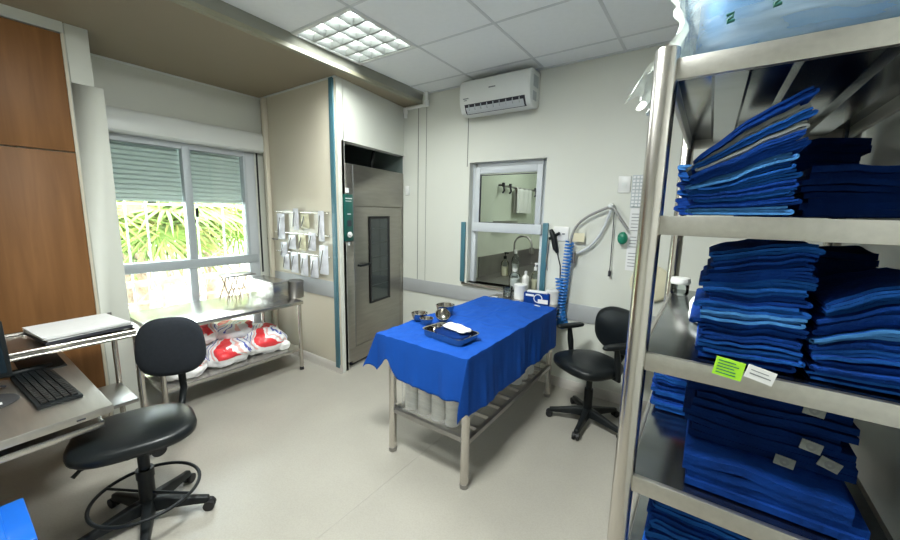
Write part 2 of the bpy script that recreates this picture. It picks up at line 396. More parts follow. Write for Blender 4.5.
# ------------------------------------------------------------------ big window
def big_window():
    f = MB(); x0, x1 = XW - .09, XW - .01
    f.box(x0, x1, w0, w0 + .06, q0, q1).box(x0, x1, w1 - .10, w1, q0, q1).box(x0, x1 - .001, w0 + .06, w1 - .10, 2.27, q1).box(x0, x1 - .001, w0 + .06, w1 - .10, q0, q0 + .05)
    root = thing('window_1', None, None, (XW, (w0 + w1) / 2, q0)); root['kind'] = 'structure'
    build('window_frame', f, ALU, root, bevel=.006)
    build('mullion', MB().box(x0, x1 + .005, 1.555, 1.625, 1.07, 2.30), ALUG, root, bevel=.006)
    build('transom', MB().box(x0, x1 + .015, w0, w1 - .02, 1.07, 1.165), ALUG, root, bevel=.006)
    build('lower_mullion', MB().box(x0, x1, 1.54, 1.61, q0, 1.07), ALUG, root, bevel=.006)
    build('side_rail', MB().box(x0 - .0, x1 + .012, w1 - .13, w1 - .10, 1.165, 2.28), ALUG, root, bevel=.004)
    for y0, y1, z0, z1 in ((w0 + .06, 1.555, 1.165, 2.27), (1.625, w1 - .13, 1.165, 2.27), (w0 + .06, 1.54, q0 + .05, 1.07), (1.61, w1 - .10, q0 + .05, 1.07)):
        build('pane', MB().box(XW - .052, XW - .048, y0, y1, z0, z1), GLASS, root)
    build('latch', MB().box(x1 + .005, x1 + .025, 1.63, 1.655, 1.60, 1.69), BLACKP, root, bevel=.004)
    # roller shutters half lowered
    for y0, y1 in ((w0 + .02, 1.575), (1.605, w1 - .09)):
        s = MB(); z = 1.77
        while z < 2.34:
            s.prism([(XW - .125, z), (XW - .110, z + .004), (XW - .104, z + .02), (XW - .108, z + .038), (XW - .125, z + .044)], y0, y1, 'y'); z += .0435
        s.box(XW - .128, XW - .10, y0, y1, 1.745, 1.77)
        build('roller_shutter', s, SHUT, root)
    build('shutter_box', MB().prism([(XW, 2.325), (XW + .09, 2.325), (XW + .115, 2.345), (XW + .115, 2.50), (XW + .095, 2.53), (XW, 2.54)], .93, 2.34, 'y'), WHITE, root, bevel=.004)
    build('shutter_belt', MB().box(XW, XW + .012, 2.285, 2.30, .95, 2.33), BLACKP, root)
    # outside grille
    g = MB()
    for y in (1.12, 1.28, 1.72, 1.98): g.box(XW - .215, XW - .20, y - .007, y + .007, q0, q1)
    for z in (.42, 1.12, 1.72): g.box(XW - .213, XW - .202, w0 - .1, w1 + .1, z - .01, z + .01)
    build('grille', g, WHITE, root)
big_window()

# ------------------------------------------------------------------ pass-through window and the room beyond
def pass_window():
    root = thing('window_2', None, None, ((o0 + o1) / 2, YB + .08, p0)); root['kind'] = 'structure'
    f = MB(); y0, y1 = YB + .07, YB + .13
    f.box(o0, o0 + .055, y0, y1, p0, p1).box(o1 - .055, o1, y0, y1, p0, p1).box(o0 + .055, o1 - .055, y0, y1 - .001, p1 - .055, p1)
    build('window_frame', f, ALU, root, bevel=.005)
    s = MB(); y2, y3 = YB + .04, YB + .075
    s.box(o0 + .05, o0 + .11, y2, y3, 1.60, 2.19).box(o1 - .11, o1 - .05, y2, y3, 1.60, 2.19).box(o0 + .11, o1 - .11, y2 + .001, y3, 2.12, 2.189).box(o0 + .03, o1 - .03, y2 - .01, y3, 1.50, 1.60)
    build('sash', s, ALU, root, bevel=.006)
    build('pane', MB().box(o0 + .11, o1 - .11, y2 + .015, y2 + .019, 1.60, 2.11), GLASS, root)
    g = MB().box(o0 + .108, o0 + .116, y2 + .005, y2 + .03, 1.60, 2.11).box(o0 + .11, o1 - .11, y2 + .005, y2 + .03, 2.103, 2.11).box(o0 + .11, o1 - .11, y2 + .005, y2 + .03, 1.60, 1.606)
    build('gasket', g, INKD, root)
    build('sill', MB().box(o0 - .05, o1 + .01, YB - .035, YB + .16, p0 - .025, p0), STEEL, root, bevel=.003)
pass_window()
PX, PY = -2.33, 5.62
b = MB().box(PX - .1, PX, 3.66, PY, 0, 2.9); struct('wall_pass_room_left', b, SINKW)
b = MB().box(PX - .1, .2, PY, PY + .1, 0, 2.9); struct('wall_pass_room_far', b, SINKW)
b = MB().box(.2, .3, 3.66, PY + .1, 0, 2.9); struct('wall_pass_room_right', b, SINKW)
struct('floor_pass_room', MB().box(PX - .1, .3, 3.66, PY + .1, -.12, 0), FLOOR)
struct('ceiling_pass_room', MB().box(PX - .1, .3, 3.66, PY + .1, 2.9, 3.0), CEIL)

def tub_lathe(mb, prof, c, seg=20, m=0): mb.lathe(prof, c, seg, m)

# sink counter with backsplash
t = thing('sink_counter', 'stainless sink counter with tall backsplash beyond the pass-through window', 'counter', (-2.0, 4.5, 0))
build('worktop', MB().box(PX + .003, -1.72, 3.75, PY - .003, .86, .90), STEELD, t, bevel=.004)
build('backsplash', MB().box(PX + .003, PX + .02, 3.95, PY, .90, 1.16).box(PX + .003, -1.72, PY - .022, PY - .003, .90, 1.16), STEELD, t)
build('basin', MB().box(-2.15, -1.80, 4.1, 4.7, .66, .67).box(-2.15, -2.14, 4.1, 4.7, .67, .905).box(-1.81, -1.80, 4.1, 4.7, .67, .905), STEELD, t)
build('cabinet_body', MB().box(PX + .01, -1.75, 3.78, PY - .01, 0, .86), STEELD, t)
t = thing('faucet', 'chrome gooseneck faucet curving over the sink beyond the window', 'faucet', (-2.22, 4.75, .9))
pts = [(-2.22, 4.75, .9), (-2.22, 4.75, 1.27)] + [(-2.22 + .13 * (1 - math.cos(a)), 4.75, 1.27 + .13 * math.sin(a)) for a in [pi * k / 12 for k in range(1, 12)]] + [(-1.96, 4.75, 1.24)]
build('spout', MB().tube(pts, .013, 10), STEELD, t)
build('nozzle', MB().cyl(-1.96, 4.75, 1.17, 1.25, .03, 14), STEELD, t)
build('base', MB().cyl(-2.22, 4.75, .9, .94, .035), STEELD, t)
def bottle(x, y, z, r, h, label, bm_=CLEAR, cap=WPLA, pump=False, name='bottle', grp=None):
    t = thing(name, label, 'bottle', (x, y, z), 0, grp)
    m = MB().lathe([(0, 0), (r, 0), (r, h * .62), (r * .85, h * .72), (r * .35, h * .8), (r * .35, h * .88), (0, h * .88)], (x, y, z), 18)
    build('body', m, bm_, t)
    c = MB().cyl(x, y, z + h * .86, z + h, r * .42, 12)
    if pump: c.cyl(x, y, z + h, z + h * 1.12, r * .12, 8).box(x - r * .2, x + r * .9, y - r * .18, y + r * .18, z + h * 1.12, z + h * 1.19)
    build('cap', c, cap, t)
    build('contents', MB().lathe([(0, .004), (r * .92, .004), (r * .92, h * .45), (0, h * .45)], (x, y, z), 18), WPLA if not pump else CREAMP, t)
bottle(-2.13, 4.30, .9, .05, .26, 'clear bottle with a black pump on the sink counter', CLEAR, BLACKP, True)
bottle(-2.02, 4.38, .9, .05, .34, 'tall pale bottle standing next to the black pump bottle at the sink', CLEAR, WPLA)
bottle(-1.66, 3.60, .92, .06, .20, 'clear jar of white fluid at the left on the pass-through sill', CLEAR, WPLA, name='jar')
bottle(-1.53, 3.59, .92, .035, .19, 'slim white capped bottle at the middle of the pass-through sill', WPLA, WPLA)
bottle(-1.43, 3.60, .92, .04, .24, 'clear pump bottle beside the right teal guard on the sill', CLEAR, WPLA, True)
# towel rail on the pass room wall
t = thing('towel_rail', 'chrome wall rail with two hooks, seen high through the pass-through glass', 'rail', (PX, 4.8, 1.9))
build('bar', MB().tube([(PX + .06, 4.42, 2.06), (PX + .06, 5.50, 2.06)], .012, 10), STEELD, t)
for y in (4.42, 4.62, 5.5): build('hook', MB().tube([(PX, y, 2.07), (PX + .07, y, 2.07), (PX + .085, y, 2.0), (PX + .06, y, 1.97)], .013, 8).cyl(PX + .07, y, 2.05, 2.10, .02, 12), INKD, t)
m = MB().grid(lambda u, v: (PX + .06 + (.022 if v > .5 else -.022) * (1 if abs(v - .5) > .03 else .2) + .006 * math.sin(u * 19 + v), 4.82 + u * .5, 2.075 - abs(v - .5) * 1.0 * (.72)), 18, 24)
single('towel', m, WPLA, 'white towel draped over the rail seen through the pass-through glass', 'towel')
single('wall_shelf', MB().box(PX, PX + .14, 4.30, 4.75, 1.58, 1.605), STEELD, 'narrow dark steel shelf under the towel rail beyond the glass', 'shelf')

# ------------------------------------------------------------------ recessed ceiling lamp and an added unseen copy
def ceiling_lamp():
    t = thing('ceiling_lamp', 'recessed square fluorescent lamp with bright louvre grid in the ceiling', 'ceiling light', (-2.48, 2.165, ZC - .01))
    x0, x1, y0, y1 = -2.80, -2.16, 1.84, 2.49
    f = MB().box(x0 - .03, x1 + .03, y0 - .03, y0, ZC - .008, ZC + .01).box(x0 - .03, x1 + .03, y1, y1 + .03, ZC - .008, ZC + .01).box(x0 - .03, x0, y0, y1, ZC - .008, ZC + .01).box(x1, x1 + .03, y0, y1, ZC - .008, ZC + .01)
    build('frame', f, WHITE, t)
    h = MB().box(x0 - .03, x1 + .03, y0 - .03, y1 + .03, ZC + .12, ZC + .13).box(x0 - .02, x0 - .01, y0, y1, ZC, ZC + .12).box(x1 + .01, x1 + .02, y0, y1, ZC, ZC + .12).box(x0, x1, y0 - .02, y0 - .01, ZC, ZC + .12).box(x0, x1, y1 + .01, y1 + .02, ZC, ZC + .12)
    build('housing', h, WHITE, t)
    l = MB()
    for i in range(5):
        x = x0 + (x1 - x0) * i / 4
        l.prism([(x - .018, ZC + .05), (x - .004, ZC), (x + .004, ZC), (x + .018, ZC + .05)], y0, y1, 'y')
    for j in range(5):
        y = y0 + (y1 - y0) * j / 4
        l.prism([(y - .012, ZC + .05), (y - .009, ZC + .001), (y + .009, ZC + .001), (y + .012, ZC + .05)], x0, x1, 'x')
    build('louvre', l, LOUV, t)
    for i in range(4):
        x = x0 + (x1 - x0) * (i + .5) / 4
        build('tube', MB().tube([(x, y0 + .02, ZC + .075), (x, y1 - .02, ZC + .075)], .018, 12), TUBEL, t)
    return t
lamp0 = ceiling_lamp()
copy_tree(lamp0, (-1.07, .745, ZC - .01), 0, 'added unseen square fill lamp in the ceiling above the photographer')  # made-up fixture out of view, added because the room needs fill light
def area(name, loc, sx_, sy_, power, col, rot=(0, 0, 0), portal=False, spread=0):
    l = bpy.data.lights.new(name, 'AREA'); l.shape = 'RECTANGLE'; l.size = sx_ * U; l.size_y = sy_ * U
    l.energy = power; l.color = col
    if spread: l.spread = math.radians(spread)
    o = bpy.data.objects.new(name, l); o.location = Vector(loc) * U; o.rotation_euler = rot; COL.objects.link(o)
    if portal: l.cycles.is_portal = True
    return o
LC = (.95, 1, .97)
area('lamp_light', (-2.48, 2.165, ZC - .013), .6, .6, 13, LC, spread=156)
area('lamp_light', (-1.07, .745, ZC - .013), .6, .6, 62, LC)  # fill light of the added unseen lamp
area('pass_room_light', (-1.2, 4.7, 2.88), 1.2, .6, 12, (.95, 1, .93))
area('window_portal', (XW - .14, (w0 + w1) / 2, 1.02), 1.4, 1.45, 1, (1, 1, 1), (0, -pi / 2, 0), True)

# ------------------------------------------------------------------ air conditioner
t = thing('air_conditioner', 'white split air conditioner mounted high on the back wall', 'air conditioner', (-1.83, YB, 2.68))
prof = [(YB, 2.70), (YB - .12, 2.675), (YB - .19, 2.70), (YB - .225, 2.77), (YB - .235, 2.86), (YB - .225, 2.985), (YB - .19, 3.01), (YB, 3.012)]
build('body', MB().prism(prof, -2.21, -1.45, 'x'), WHITE, t, bevel=.012, bseg=3)
build('front_panel', MB().prism([(YB - .231, 2.795), (YB - .241, 2.87), (YB - .231, 2.98), (YB - .226, 2.98), (YB - .228, 2.795)], -2.195, -1.465, 'x'), WHITE, t, bevel=.003)
b = MB().prism([(YB - .166, 2.690), (YB - .196, 2.703), (YB - .2285, 2.772), (YB - .222, 2.772), (YB - .18, 2.705)], -2.15, -1.50, 'x')
build('air_outlet', b, INKD, t)
fl = MB()
fl.prism([(YB - .182, 2.69), (YB - .186, 2.69), (YB - .226, 2.742), (YB - .222, 2.742)], -2.135, -1.515, 'x')
for i in range(9): fl.box(-2.10 + i * .068, -2.096 + i * .068, YB - .232, YB - .2, 2.715, 2.765)
build('flap', fl, ALU, t)
build('badge', MB().box(-1.87, -1.80, YB - .2445, YB - .2385, 2.888, 2.898), INK, t)
build('sticker', MB().box(-2.16, -2.10, YB - .240, YB - .2335, 2.822, 2.830).box(-2.15, -2.12, YB - .240, YB - .2335, 2.806, 2.812), INK, t)
build('end_vent', MB().box(-1.455, -1.447, YB - .16, YB - .05, 2.86, 2.96).box(-1.455, -1.447, YB - .16, YB - .08, 2.74, 2.82), ALUG, t)
# pipe with two elbows
m = MB().tube([(-3.10, YB - .05, 2.80), (-3.10, YB - .05, 2.895), (-3.085, YB - .05, 2.905), (-2.80, YB - .05, 2.905), (-2.785, YB - .05, 2.915), (-2.785, YB - .05, ZC)], .019, 12)
m.cyl(-3.10, YB - .05, 2.85, 2.915, .027, 14).cyl(-2.785, YB - .05, 2.89, 2.955, .027, 14)
single('drain_pipe', m, WPLA, 'white bent drain pipe in the upper corner of the back wall', 'pipe')

# ------------------------------------------------------------------ switches, outlets and things on the back wall
def plate(name, x0, x1, z0, z1, label, cat, marks, y=YB):
    t = thing(name, label, cat, ((x0 + x1) / 2, y, z0))
    build('cover', MB().box(x0, x1, y - .014, y, z0, z1), WPLA, t, bevel=.004)
    for (a, b_, c, d) in marks: build('socket' if 'outlet' in name else 'rocker', MB().box(a, b_, y - .018, y - .012, c, d), INK if 'outlet' in name else WHITE, t)
plate('power_outlet', -1.225, -1.08, 1.455, 1.59, 'white double power outlet right of the pass-through window', 'outlet', [(-1.19, -1.165, 1.515, 1.53), (-1.14, -1.115, 1.515, 1.53)])
plate('wall_switch', -.685, -.585, 1.90, 2.04, 'white wall switch beside the pegged metal rack high on the back wall', 'switch', [(-.655, -.615, 1.955, 1.985)])
plate('wall_switch', -3.135, -3.075, 1.905, 2.015, 'small white switch beside the steel oven on the back wall', 'switch', [(-3.12, -3.09, 1.94, 1.98)])
t = thing('slide_rack', 'perforated grey key rack hanging above the paper list', 'rack', (-.51, YB, 1.78))
build('backing', MB().box(-.575, -.455, YB - .012, YB, 1.775, 2.045), ALUG, t)
g = MB()
for i in range(4):
    for j in range(9): g.box(-.568 + i * .028, -.548 + i * .028, YB - .02, YB - .01, 1.785 + j * .029, 1.803 + j * .029)
build('slot_grid', g, PAPER, t)
t = thing('paper_notice', 'long white printed list taped to the wall under the metal rack', 'notice', (-.51, YB, 1.235))
build('sheet', MB().box(-.57, -.455, YB - .004, YB, 1.235, 1.772), PAPER, t)
g = MB()
for j in range(17):
    if j in (5, 10): continue
    g.box(-.555, -.555 + .05 + .045 * rnd.random(), YB - .0055, YB - .003, 1.27 + j * .028, 1.276 + j * .028)
build('text_lines', g, INK, t)
t = thing('wall_timer', 'round cream dial mounted low on the wall behind the rack post', 'dial', (-.36, YB, .98))
m = MB().lathe([(0, 0), (.155, 0), (.16, .012), (.155, .03), (.14, .036), (0, .036)], (0, 0, 0), 36, M=T(-.36, YB, 1.14) @ R('X', pi / 2))
build('dial', m, CREAMP, t)
# articulated hose arm
t = thing('hose_holder', 'grey tubular hose arm peaking over a wall hook beside the coiled hose', 'hose arm', (-.72, YB, 1.4))
def arc(p, q, bulge, n=12):
    p = Vector(p); q = Vector(q); r = []
    for i in range(n + 1):
        u = i / n; v = p.lerp(q, u); v += Vector(bulge) * math.sin(pi * u); r.append(v)
    return r
build('hose', MB().tube(arc((-1.05, YB - .05, 1.36), (-.72, YB - .07, 1.78), (-.10, 0, .05), 14)[1:], .012, 8), HOSEG, t)
build('hose', MB().tube(arc((-1.08, YB - .04, 1.31), (-.715, YB - .06, 1.75), (.06, 0, -.07), 14), .011, 8), ALU, t)
build('arm', MB().tube([(-.725, YB - .07, 1.79), (-.69, YB - .07, 1.765), (-.565, YB - .07, 1.59)], .013, 8), HOSEG, t)
build('hook', MB().sphere((-.715, YB - .05, 1.785), .028, .045, .028), WHITE, t)
build('knob', MB().sphere((-.60, YB - .07, 1.515), .042, .03, .055), GREEN, t)
build('pull_cord', MB().tube([(-.69, YB - .04, 1.75), (-.685, YB - .04, 1.22)], .004, 6).cyl(-.685, YB - .04, 1.17, 1.22, .013, 8), INKD, t)
build('label_tag', MB().box(-1.02, -.92, YB - .06, YB - .055, 1.46, 1.54), CREAMP, t)
def coil(a, b_, R_, turns, r=.007):
    a = Vector(a); b_ = Vector(b_); d = (b_ - a); t_ = d.normalized(); n = t_.orthogonal().normalized(); c = t_.cross(n); P = []
    N_ = int(turns * 10)
    for i in range(N_ + 1):
        u = i / N_; w = 2 * pi * turns * u; P.append(a + d * u + (n * math.cos(w) + c * math.sin(w)) * R_)
    return P
t = thing('coiled_air_hose', 'blue spiral air hose hanging from the hose arm beside the chair', 'air hose', (-1.08, YB - .06, .68))
build('coil', MB().tube(coil((-1.045, YB - .075, 1.46), (-1.09, YB - .07, .72), .035, 25), .008, 6), HOSEB, t)
build('coupling', MB().cyl(-1.00, YB - .06, 1.26, 1.36, .016, 10), STEELD, t)
t = thing('air_blow_gun', 'black air blow gun with blue coiled tail hung beside the window guard', 'air gun', (-1.24, YB - .03, 1.2))
build('gun_body', MB().tube([(-1.25, YB - .03, 1.56), (-1.22, YB - .03, 1.50), (-1.19, YB - .03, 1.38), (-1.17, YB - .03, 1.34)], [.018, .03, .026, .012], 10).tube([(-1.26, YB - .03, 1.47), (-1.16, YB - .03, 1.53)], .014, 8), BLACKP, t)
build('nozzle', MB().tube([(-1.26, YB - .03, 1.47), (-1.275, YB - .03, 1.25), (-1.265, YB - .02, 1.16)], .006, 6), STEELD, t)
build('tail', MB().tube([(-1.17, YB - .03, 1.34), (-1.13, YB - .04, 1.22), (-1.12, YB - .05, 1.10)], .006, 6), BLACKP, t)
build('coil', MB().tube(coil((-1.13, YB - .05, 1.10), (-1.065, YB - .06, .70), .032, 13), .008, 6), HOSEB, t)
single('hose_reel', MB().lathe([(0, 0), (.05, 0), (.055, .02), (.055, .05), (.04, .06), (0, .06)], M=T(-1.075, YB, .66) @ R('X', pi / 2)), HOSEB, 'dark blue round hose fitting low on the wall behind the chair', 'fitting')

# ------------------------------------------------------------------ sterilising oven in the niche
ang = math.atan2(.17, YB - YS)
t = thing('drying_oven', 'tall stainless drying oven with narrow glass door set in the niche', 'oven', (XS - .012, 2.425, 0), ang)
# local frame: +Y runs along the oven face, +X out of the face
W_ = 1.075
build('body', MB().box(-.60, -.02, .13, W_ - .01, .04, 2.15), STEELO, t, True, bevel=.004)
build('frame', MB().box(-.02, 0, 0, .155, .22, 2.165).box(-.02, 0, .155, W_, 1.75, 2.165).box(-.02, 0, 1.0, W_, .22, 1.75).box(-.02, 0, 0, W_, .08, .225), STEELO, t, True, bevel=.002)
d = build('door', MB().box(-.018, .004, .162, .994, .232, 1.742), STEELO, t, True, bevel=.004)
g = MB(); gx, gy0, gy1, gz0, gz1 = .004, .395, .765, .665, 1.638
g.box(gx, gx + .014, gy0, gy0 + .028, gz0, gz1).box(gx, gx + .014, gy1 - .028, gy1, gz0, gz1).box(gx, gx + .014, gy0, gy1, gz0, gz0 + .022).box(gx, gx + .014, gy0, gy1, gz1 - .022, gz1)
build('window_gasket', g, RUBBER, d, True, bevel=.005)
build('window_pane', MB().box(gx, gx + .006, gy0 + .02, gy1 - .02, gz0 + .02, gz1 - .02), DGLASS, d, True)
for z in (.86, 1.02, 1.18, 1.34, 1.50): build('shelf_edge', MB().box(gx + .0062, gx + .0068, gy0 + .03, gy1 - .03, z, z + .005), mat('oven_shelf_grey', (.05, .055, .055), .5, var=.05) if z < .9 else bpy.data.materials['oven_shelf_grey'], d, True)
build('handle', MB().tube([(.004, .21, 1.12), (.04, .21, 1.12), (.045, .24, 1.12), (.045, .385, 1.125)], .012, 10), BLACKP, d, True, bevel=0)
p = build('control_panel', MB().box(0, .014, .004, .135, 1.39, 1.86), GREENP, t, True, bevel=.004)
g = MB().box(.014, .0155, .025, .12, 1.815, 1.825).box(.014, .0155, .025, .11, 1.79, 1.796).box(.014, .0155, .05, .10, 1.66, 1.668)
build('markings', g, PAPER, p, True)
build('display', MB().box(.014, .016, .045, .105, 1.54, 1.60), INKD, p, True)
build('dial', MB().lathe([(0, 0), (.03, 0), (.03, .008), (.018, .01), (.016, .028), (0, .03)], M=T(.014, .075, 1.455) @ R('Y', pi / 2)), WPLA, p, True)
build('sticker', MB().box(0, .003, .04, .09, 1.875, 1.925).box(.0, .003, .06, .095, 1.345, 1.38), PAPER, t, True)
build('plinth', MB().box(-.6, -.06, .14, W_ - .02, 0, .08), INKD, t, True)
build('joint_line', MB().box(-.001, .0012, .155, .159, .235, 1.75).box(-.001, .0012, .155, .159, 1.75, 2.155), INK, t, True)
t = thing('conduit', 'curved dark cable conduit in the gap above the oven', 'conduit', (-3.3, 3.2, 2.16))
build('bend', MB().tube(arc((-3.35, 3.12, 2.16), (-3.38, 3.25, 2.50), (.05, -.05, .05), 8), .02, 8), BLACKP, t)

# ------------------------------------------------------------------ cabinet of wood doors on the left
t = thing('tall_cabinet', 'tall brown wood laminate cabinet with stacked doors beside the window', 'cabinet', (-4.0, -.4, 0))
build('body', MB().box(-4.33, -3.83, YF, .706, 0, ZS - .006), EDGEW, t)
for y1_, y0_ in ((.692, .08), (.072, -.55), (-.558, -1.18)):
    hi = build('door', MB().box(-3.83, -3.80, y0_, y1_, 2.075, 2.86), WOOD, t, bevel=.003)
    lo = build('door', MB().box(-3.83, -3.80, y0_, y1_, .10, 2.065), WOOD, t, bevel=.003)
    build('handle', MB().box(-3.80, -3.785, y0_ + .02, y0_ + .035, 1.0, 1.30), WOOD, lo)
build('edge_strip', MB().box(-3.83, -3.797, .693, .709, 0, 2.868), EDGEW, t)

# ------------------------------------------------------------------ steel work tables
def leg(x, y, z1, r=.02): return MB().cyl(x, y, .03, z1, r, 16), MB().cyl(x, y, 0, .035, r * 1.08, 16)
def steel_table(name, label, x0, x1, y0, y1, z, zs, thick=.035, legs=None, mat_=STEEL, r=.02, lip=None):
    t = thing(name, label, 'table', ((x0 + x1) / 2, (y0 + y1) / 2, 0))
    b = MB().box(x0, x1, y0, y1, z - thick, z)
    build('tabletop', b, mat_, t, bevel=.004)
    if zs: build('shelf', MB().box(x0 + .02, x1 - .02, y0 + .02, y1 - .02, zs - .035, zs), mat_, t, bevel=.004)
    for lx, ly in (legs or ((x0 + .03, y0 + .03), (x1 - .03, y0 + .03), (x0 + .03, y1 - .03), (x1 - .03, y1 - .03))):
        a, f = leg(lx, ly, z - thick, r); l = build('leg', a, TUBE, t); build('foot', f, RUBBER, l)
    return t
steel_table('steel_work_table', 'low stainless work table with a shelf of bags under the window', -4.20, -3.40, .93, 2.20, .755, .25)
t = thing('instrument_box', 'square stainless box at the far end of the window table', 'box', (-3.75, 2.05, .755))
build('box_body', MB().box(-4.06, -3.585, 1.985, 2.15, .755, .935), STEEL, t, bevel=.004)
build('lid', MB().box(-4.07, -3.575, 1.975, 2.16, .935, .955), STEEL, t, bevel=.004)
t = thing('steel_drum', 'dark round steel drum between the box and the partition wall', 'drum', (-3.6, 2.24, .755))
build('drum_body', MB().lathe([(0, 0), (.082, 0), (.085, .01), (.085, .155), (0, .155)], (-3.62, 2.25, .755), 28), STEELD, t)
build('lid', MB().lathe([(0, .155), (.088, .155), (.088, .18), (.07, .19), (0, .19)], (-3.62, 2.25, .755), 28), STEELD, t)
# folding stand
t = thing('folding_stand', 'small folding stand with crossed legs on the window table', 'stand', (-4.0, 1.85, .755))
build('top', MB().box(-4.12, -3.92, 1.70, 1.99, 1.0, 1.015), STEELD, t, bevel=.002)
for x in (-4.10, -3.94):
    for a, c in ((1.73, 1.84), (1.85, 1.97)):
        build('leg', MB().tube([(x, a - .04, .758), (x, a + .05, 1.0)], .006, 6), RUST, t)
        build('leg', MB().tube([(x, a + .06, .758), (x, a - .01, 1.0)], .006, 6), RUST, t)
# printed sacks on the shelf
def sack(name, cx, cy, z, w, d, h, seed, label, mats=BAGM, grp=None, rot=0):
    off = Vector((seed * 7.3, seed * 3.1, 0)); m = MB(); seg = 72; rg = 34; vs = []
    for j in range(rg + 1):
        a = pi * j / rg
        for k in range(seg):
            b_ = 2 * pi * k / seg
            c, q = math.cos(b_), math.sin(b_); sa = math.sin(a) ** .55; e = .62
            x = math.copysign(abs(c) ** e, c) * sa * w / 2; y = math.copysign(abs(q) ** e, q) * sa * d / 2; zz = -math.copysign(abs(math.cos(a)) ** .7, math.cos(a)) * h / 2
            n = noise.noise(Vector((x * 7, y * 7, zz * 9)) + off) * .05 + noise.noise(Vector((x * 20, y * 20, zz * 22)) + off) * .034 + abs(noise.noise(Vector((x * 38, y * 38, zz * 38)) + off)) * .022
            f = 1 + n * 3
            zz2 = zz * f + h / 2
            vs.append((x * f, y * f, max(0.0, zz2)))
    m.add(vs, [(j * seg + k, j * seg + (k + 1) % seg, (j + 1) * seg + (k + 1) % seg, (j + 1) * seg + k) for j in range(rg) for k in range(seg)], 0, True, T(cx, cy, z) @ R('Z', rot))
    return single(name, m, mats, label, 'bag', grp)
G = 'sacks on the shelf under the window'
sack('printed_sack', -3.70, 1.14, .25, .50, .36, .25, 1, 'red and white printed sack nearest the black stool on the low shelf', grp=G)
sack('printed_sack', -3.69, 1.50, .25, .50, .38, .21, 2, 'red, white and blue printed sack in the middle of the low shelf', grp=G, rot=.15)
sack('printed_sack', -3.70, 1.88, .25, .48, .40, .24, 3, 'red and white printed sack at the partition end of the low shelf', grp=G, rot=-.12)
sack('printed_sack', -3.76, 1.26, .47, .42, .38, .17, 4, 'pinkish printed sack lying on top of two others near the stool', grp=G, rot=.25)
sack('printed_sack', -3.80, 1.66, .43, .36, .36, .14, 9, 'flat printed sack lying on top between the middle and end sacks', grp=G, rot=-.2)
sack('white_bag', -3.55, 2.02, .25, .20, .12, .10, 5, 'small crumpled white bag at the far front corner of the low shelf', WBUN)

# bench with papers
t = thing('steel_trolley_bench', 'narrow stainless wheeled bench holding the paper stack beside the cabinet', 'bench', (-3.15, .1, 0))
x0, x1, y0, y1, z = -3.42, -2.96, -1.3, .712, .905
build('tabletop', MB().box(x0, x1, y0, y1, z - .02, z - .01), STEELD, t)
rim = MB()
rim.tube([(x0, y0, z), (x1, y0, z), (x1, y1, z), (x0, y1, z)], .012, 10, closed=True)
rim.tube([(x0 + .0, y0, z - .03), (x1, y0, z - .03), (x1, y1, z - .03), (x0, y1, z - .03)], .01, 10, closed=True)
build('rim', rim, TUBE, t)
build('shelf', MB().box(x0 + .06, x1 - .01, .30, y1 - .02, .42, .445), STEELD, t, bevel=.004)
for lx, ly in ((x1, y1), (x0 + .07, y1 - .03), (x1, y0), (x0 + .07, y0)):
    l = build('leg', MB().cyl(lx, ly, .10, z - .03, .016, 14), TUBE, t)
    if (lx, ly) == (x1, y1):
        c = MB().tube([(lx - .012 + .02, ly + .045, .045), (lx + .012 + .02, ly + .045, .045)], .045, 18).box(lx - .03, lx + .03, ly - .02, ly + .02, .07, .11).box(lx + .014, lx + .02, ly - .01, ly + .045, .03, .1).box(lx - .01, lx + .01, ly + .02, ly + .1, .085, .1)
    else: c = MB().tube([(lx - .012, ly + .02, .045), (lx + .012, ly + .02, .045)], .045, 16).box(lx - .025, lx + .025, ly - .02, ly + .02, .07, .11)
    build('castor', c, RUBBER, l)
build('corner_peg', MB().cyl(x0 + .03, y1 - .03, z, z + .05, .012, 10), STEELD, t)
# papers
t = thing('paper_stack', 'stack of white sheets on a dark clipboard on the narrow bench', 'papers', (-3.2, .5, z))
Mp = T(-3.175, .495, z + .013) @ R('Z', .12)
build('clipboard', MB().box(-.185, .185, -.20, .20, 0, .012, M=Mp), INKD, t)
s = MB()
for i in range(7): s.box(-.18, .18, -.195, .195, .013 + i * .004, .0155 + i * .004, M=Mp @ T(rnd.uniform(-.01, .01), rnd.uniform(-.01, .01), 0) @ R('Z', rnd.uniform(-.03, .03)))
build('sheet', s, PAPER, t)

# desk
t = thing('steel_desk', 'stainless desk with the keyboard, reflecting the ceiling louvres', 'desk', (-2.5, -.3, 0))
x0, x1, y0, y1, z = -3.40, -2.27, -1.1, .43, .75
build('tabletop', MB().prism([(x0, y0), (x1 + .10, y0), (x1, y1), (x0, y1)], z - .04, z), mat('desk_steel', (.5, .48, .44), .42, 1.0, var=.05, vscale=6, bump=.04, bscale=40, stretch=(1, 8, 8)), t, bevel=.004)
build('lower_shelf', MB().prism([(x0 + .02, y0), (x1 + .04, y0), (x1 - .04, y1 - .03), (x0 + .02, y1 - .03)], z - .115, z - .085), STEEL, t, bevel=.004)
build('slot', MB().box(x1 + .0075, x1 + .012, .30, .33, z - .027, z - .02), INKD, t)
for lx, ly in ((x0 + .5, y1 - .50), (x1 - .06, y0 + .05), (x0 + .5, y0 + .05), (x1 - .06, y1 - .50)):
    a, f = leg(lx, ly, z - .11); l = build('leg', a, TUBE, t); build('foot', f, RUBBER, l)
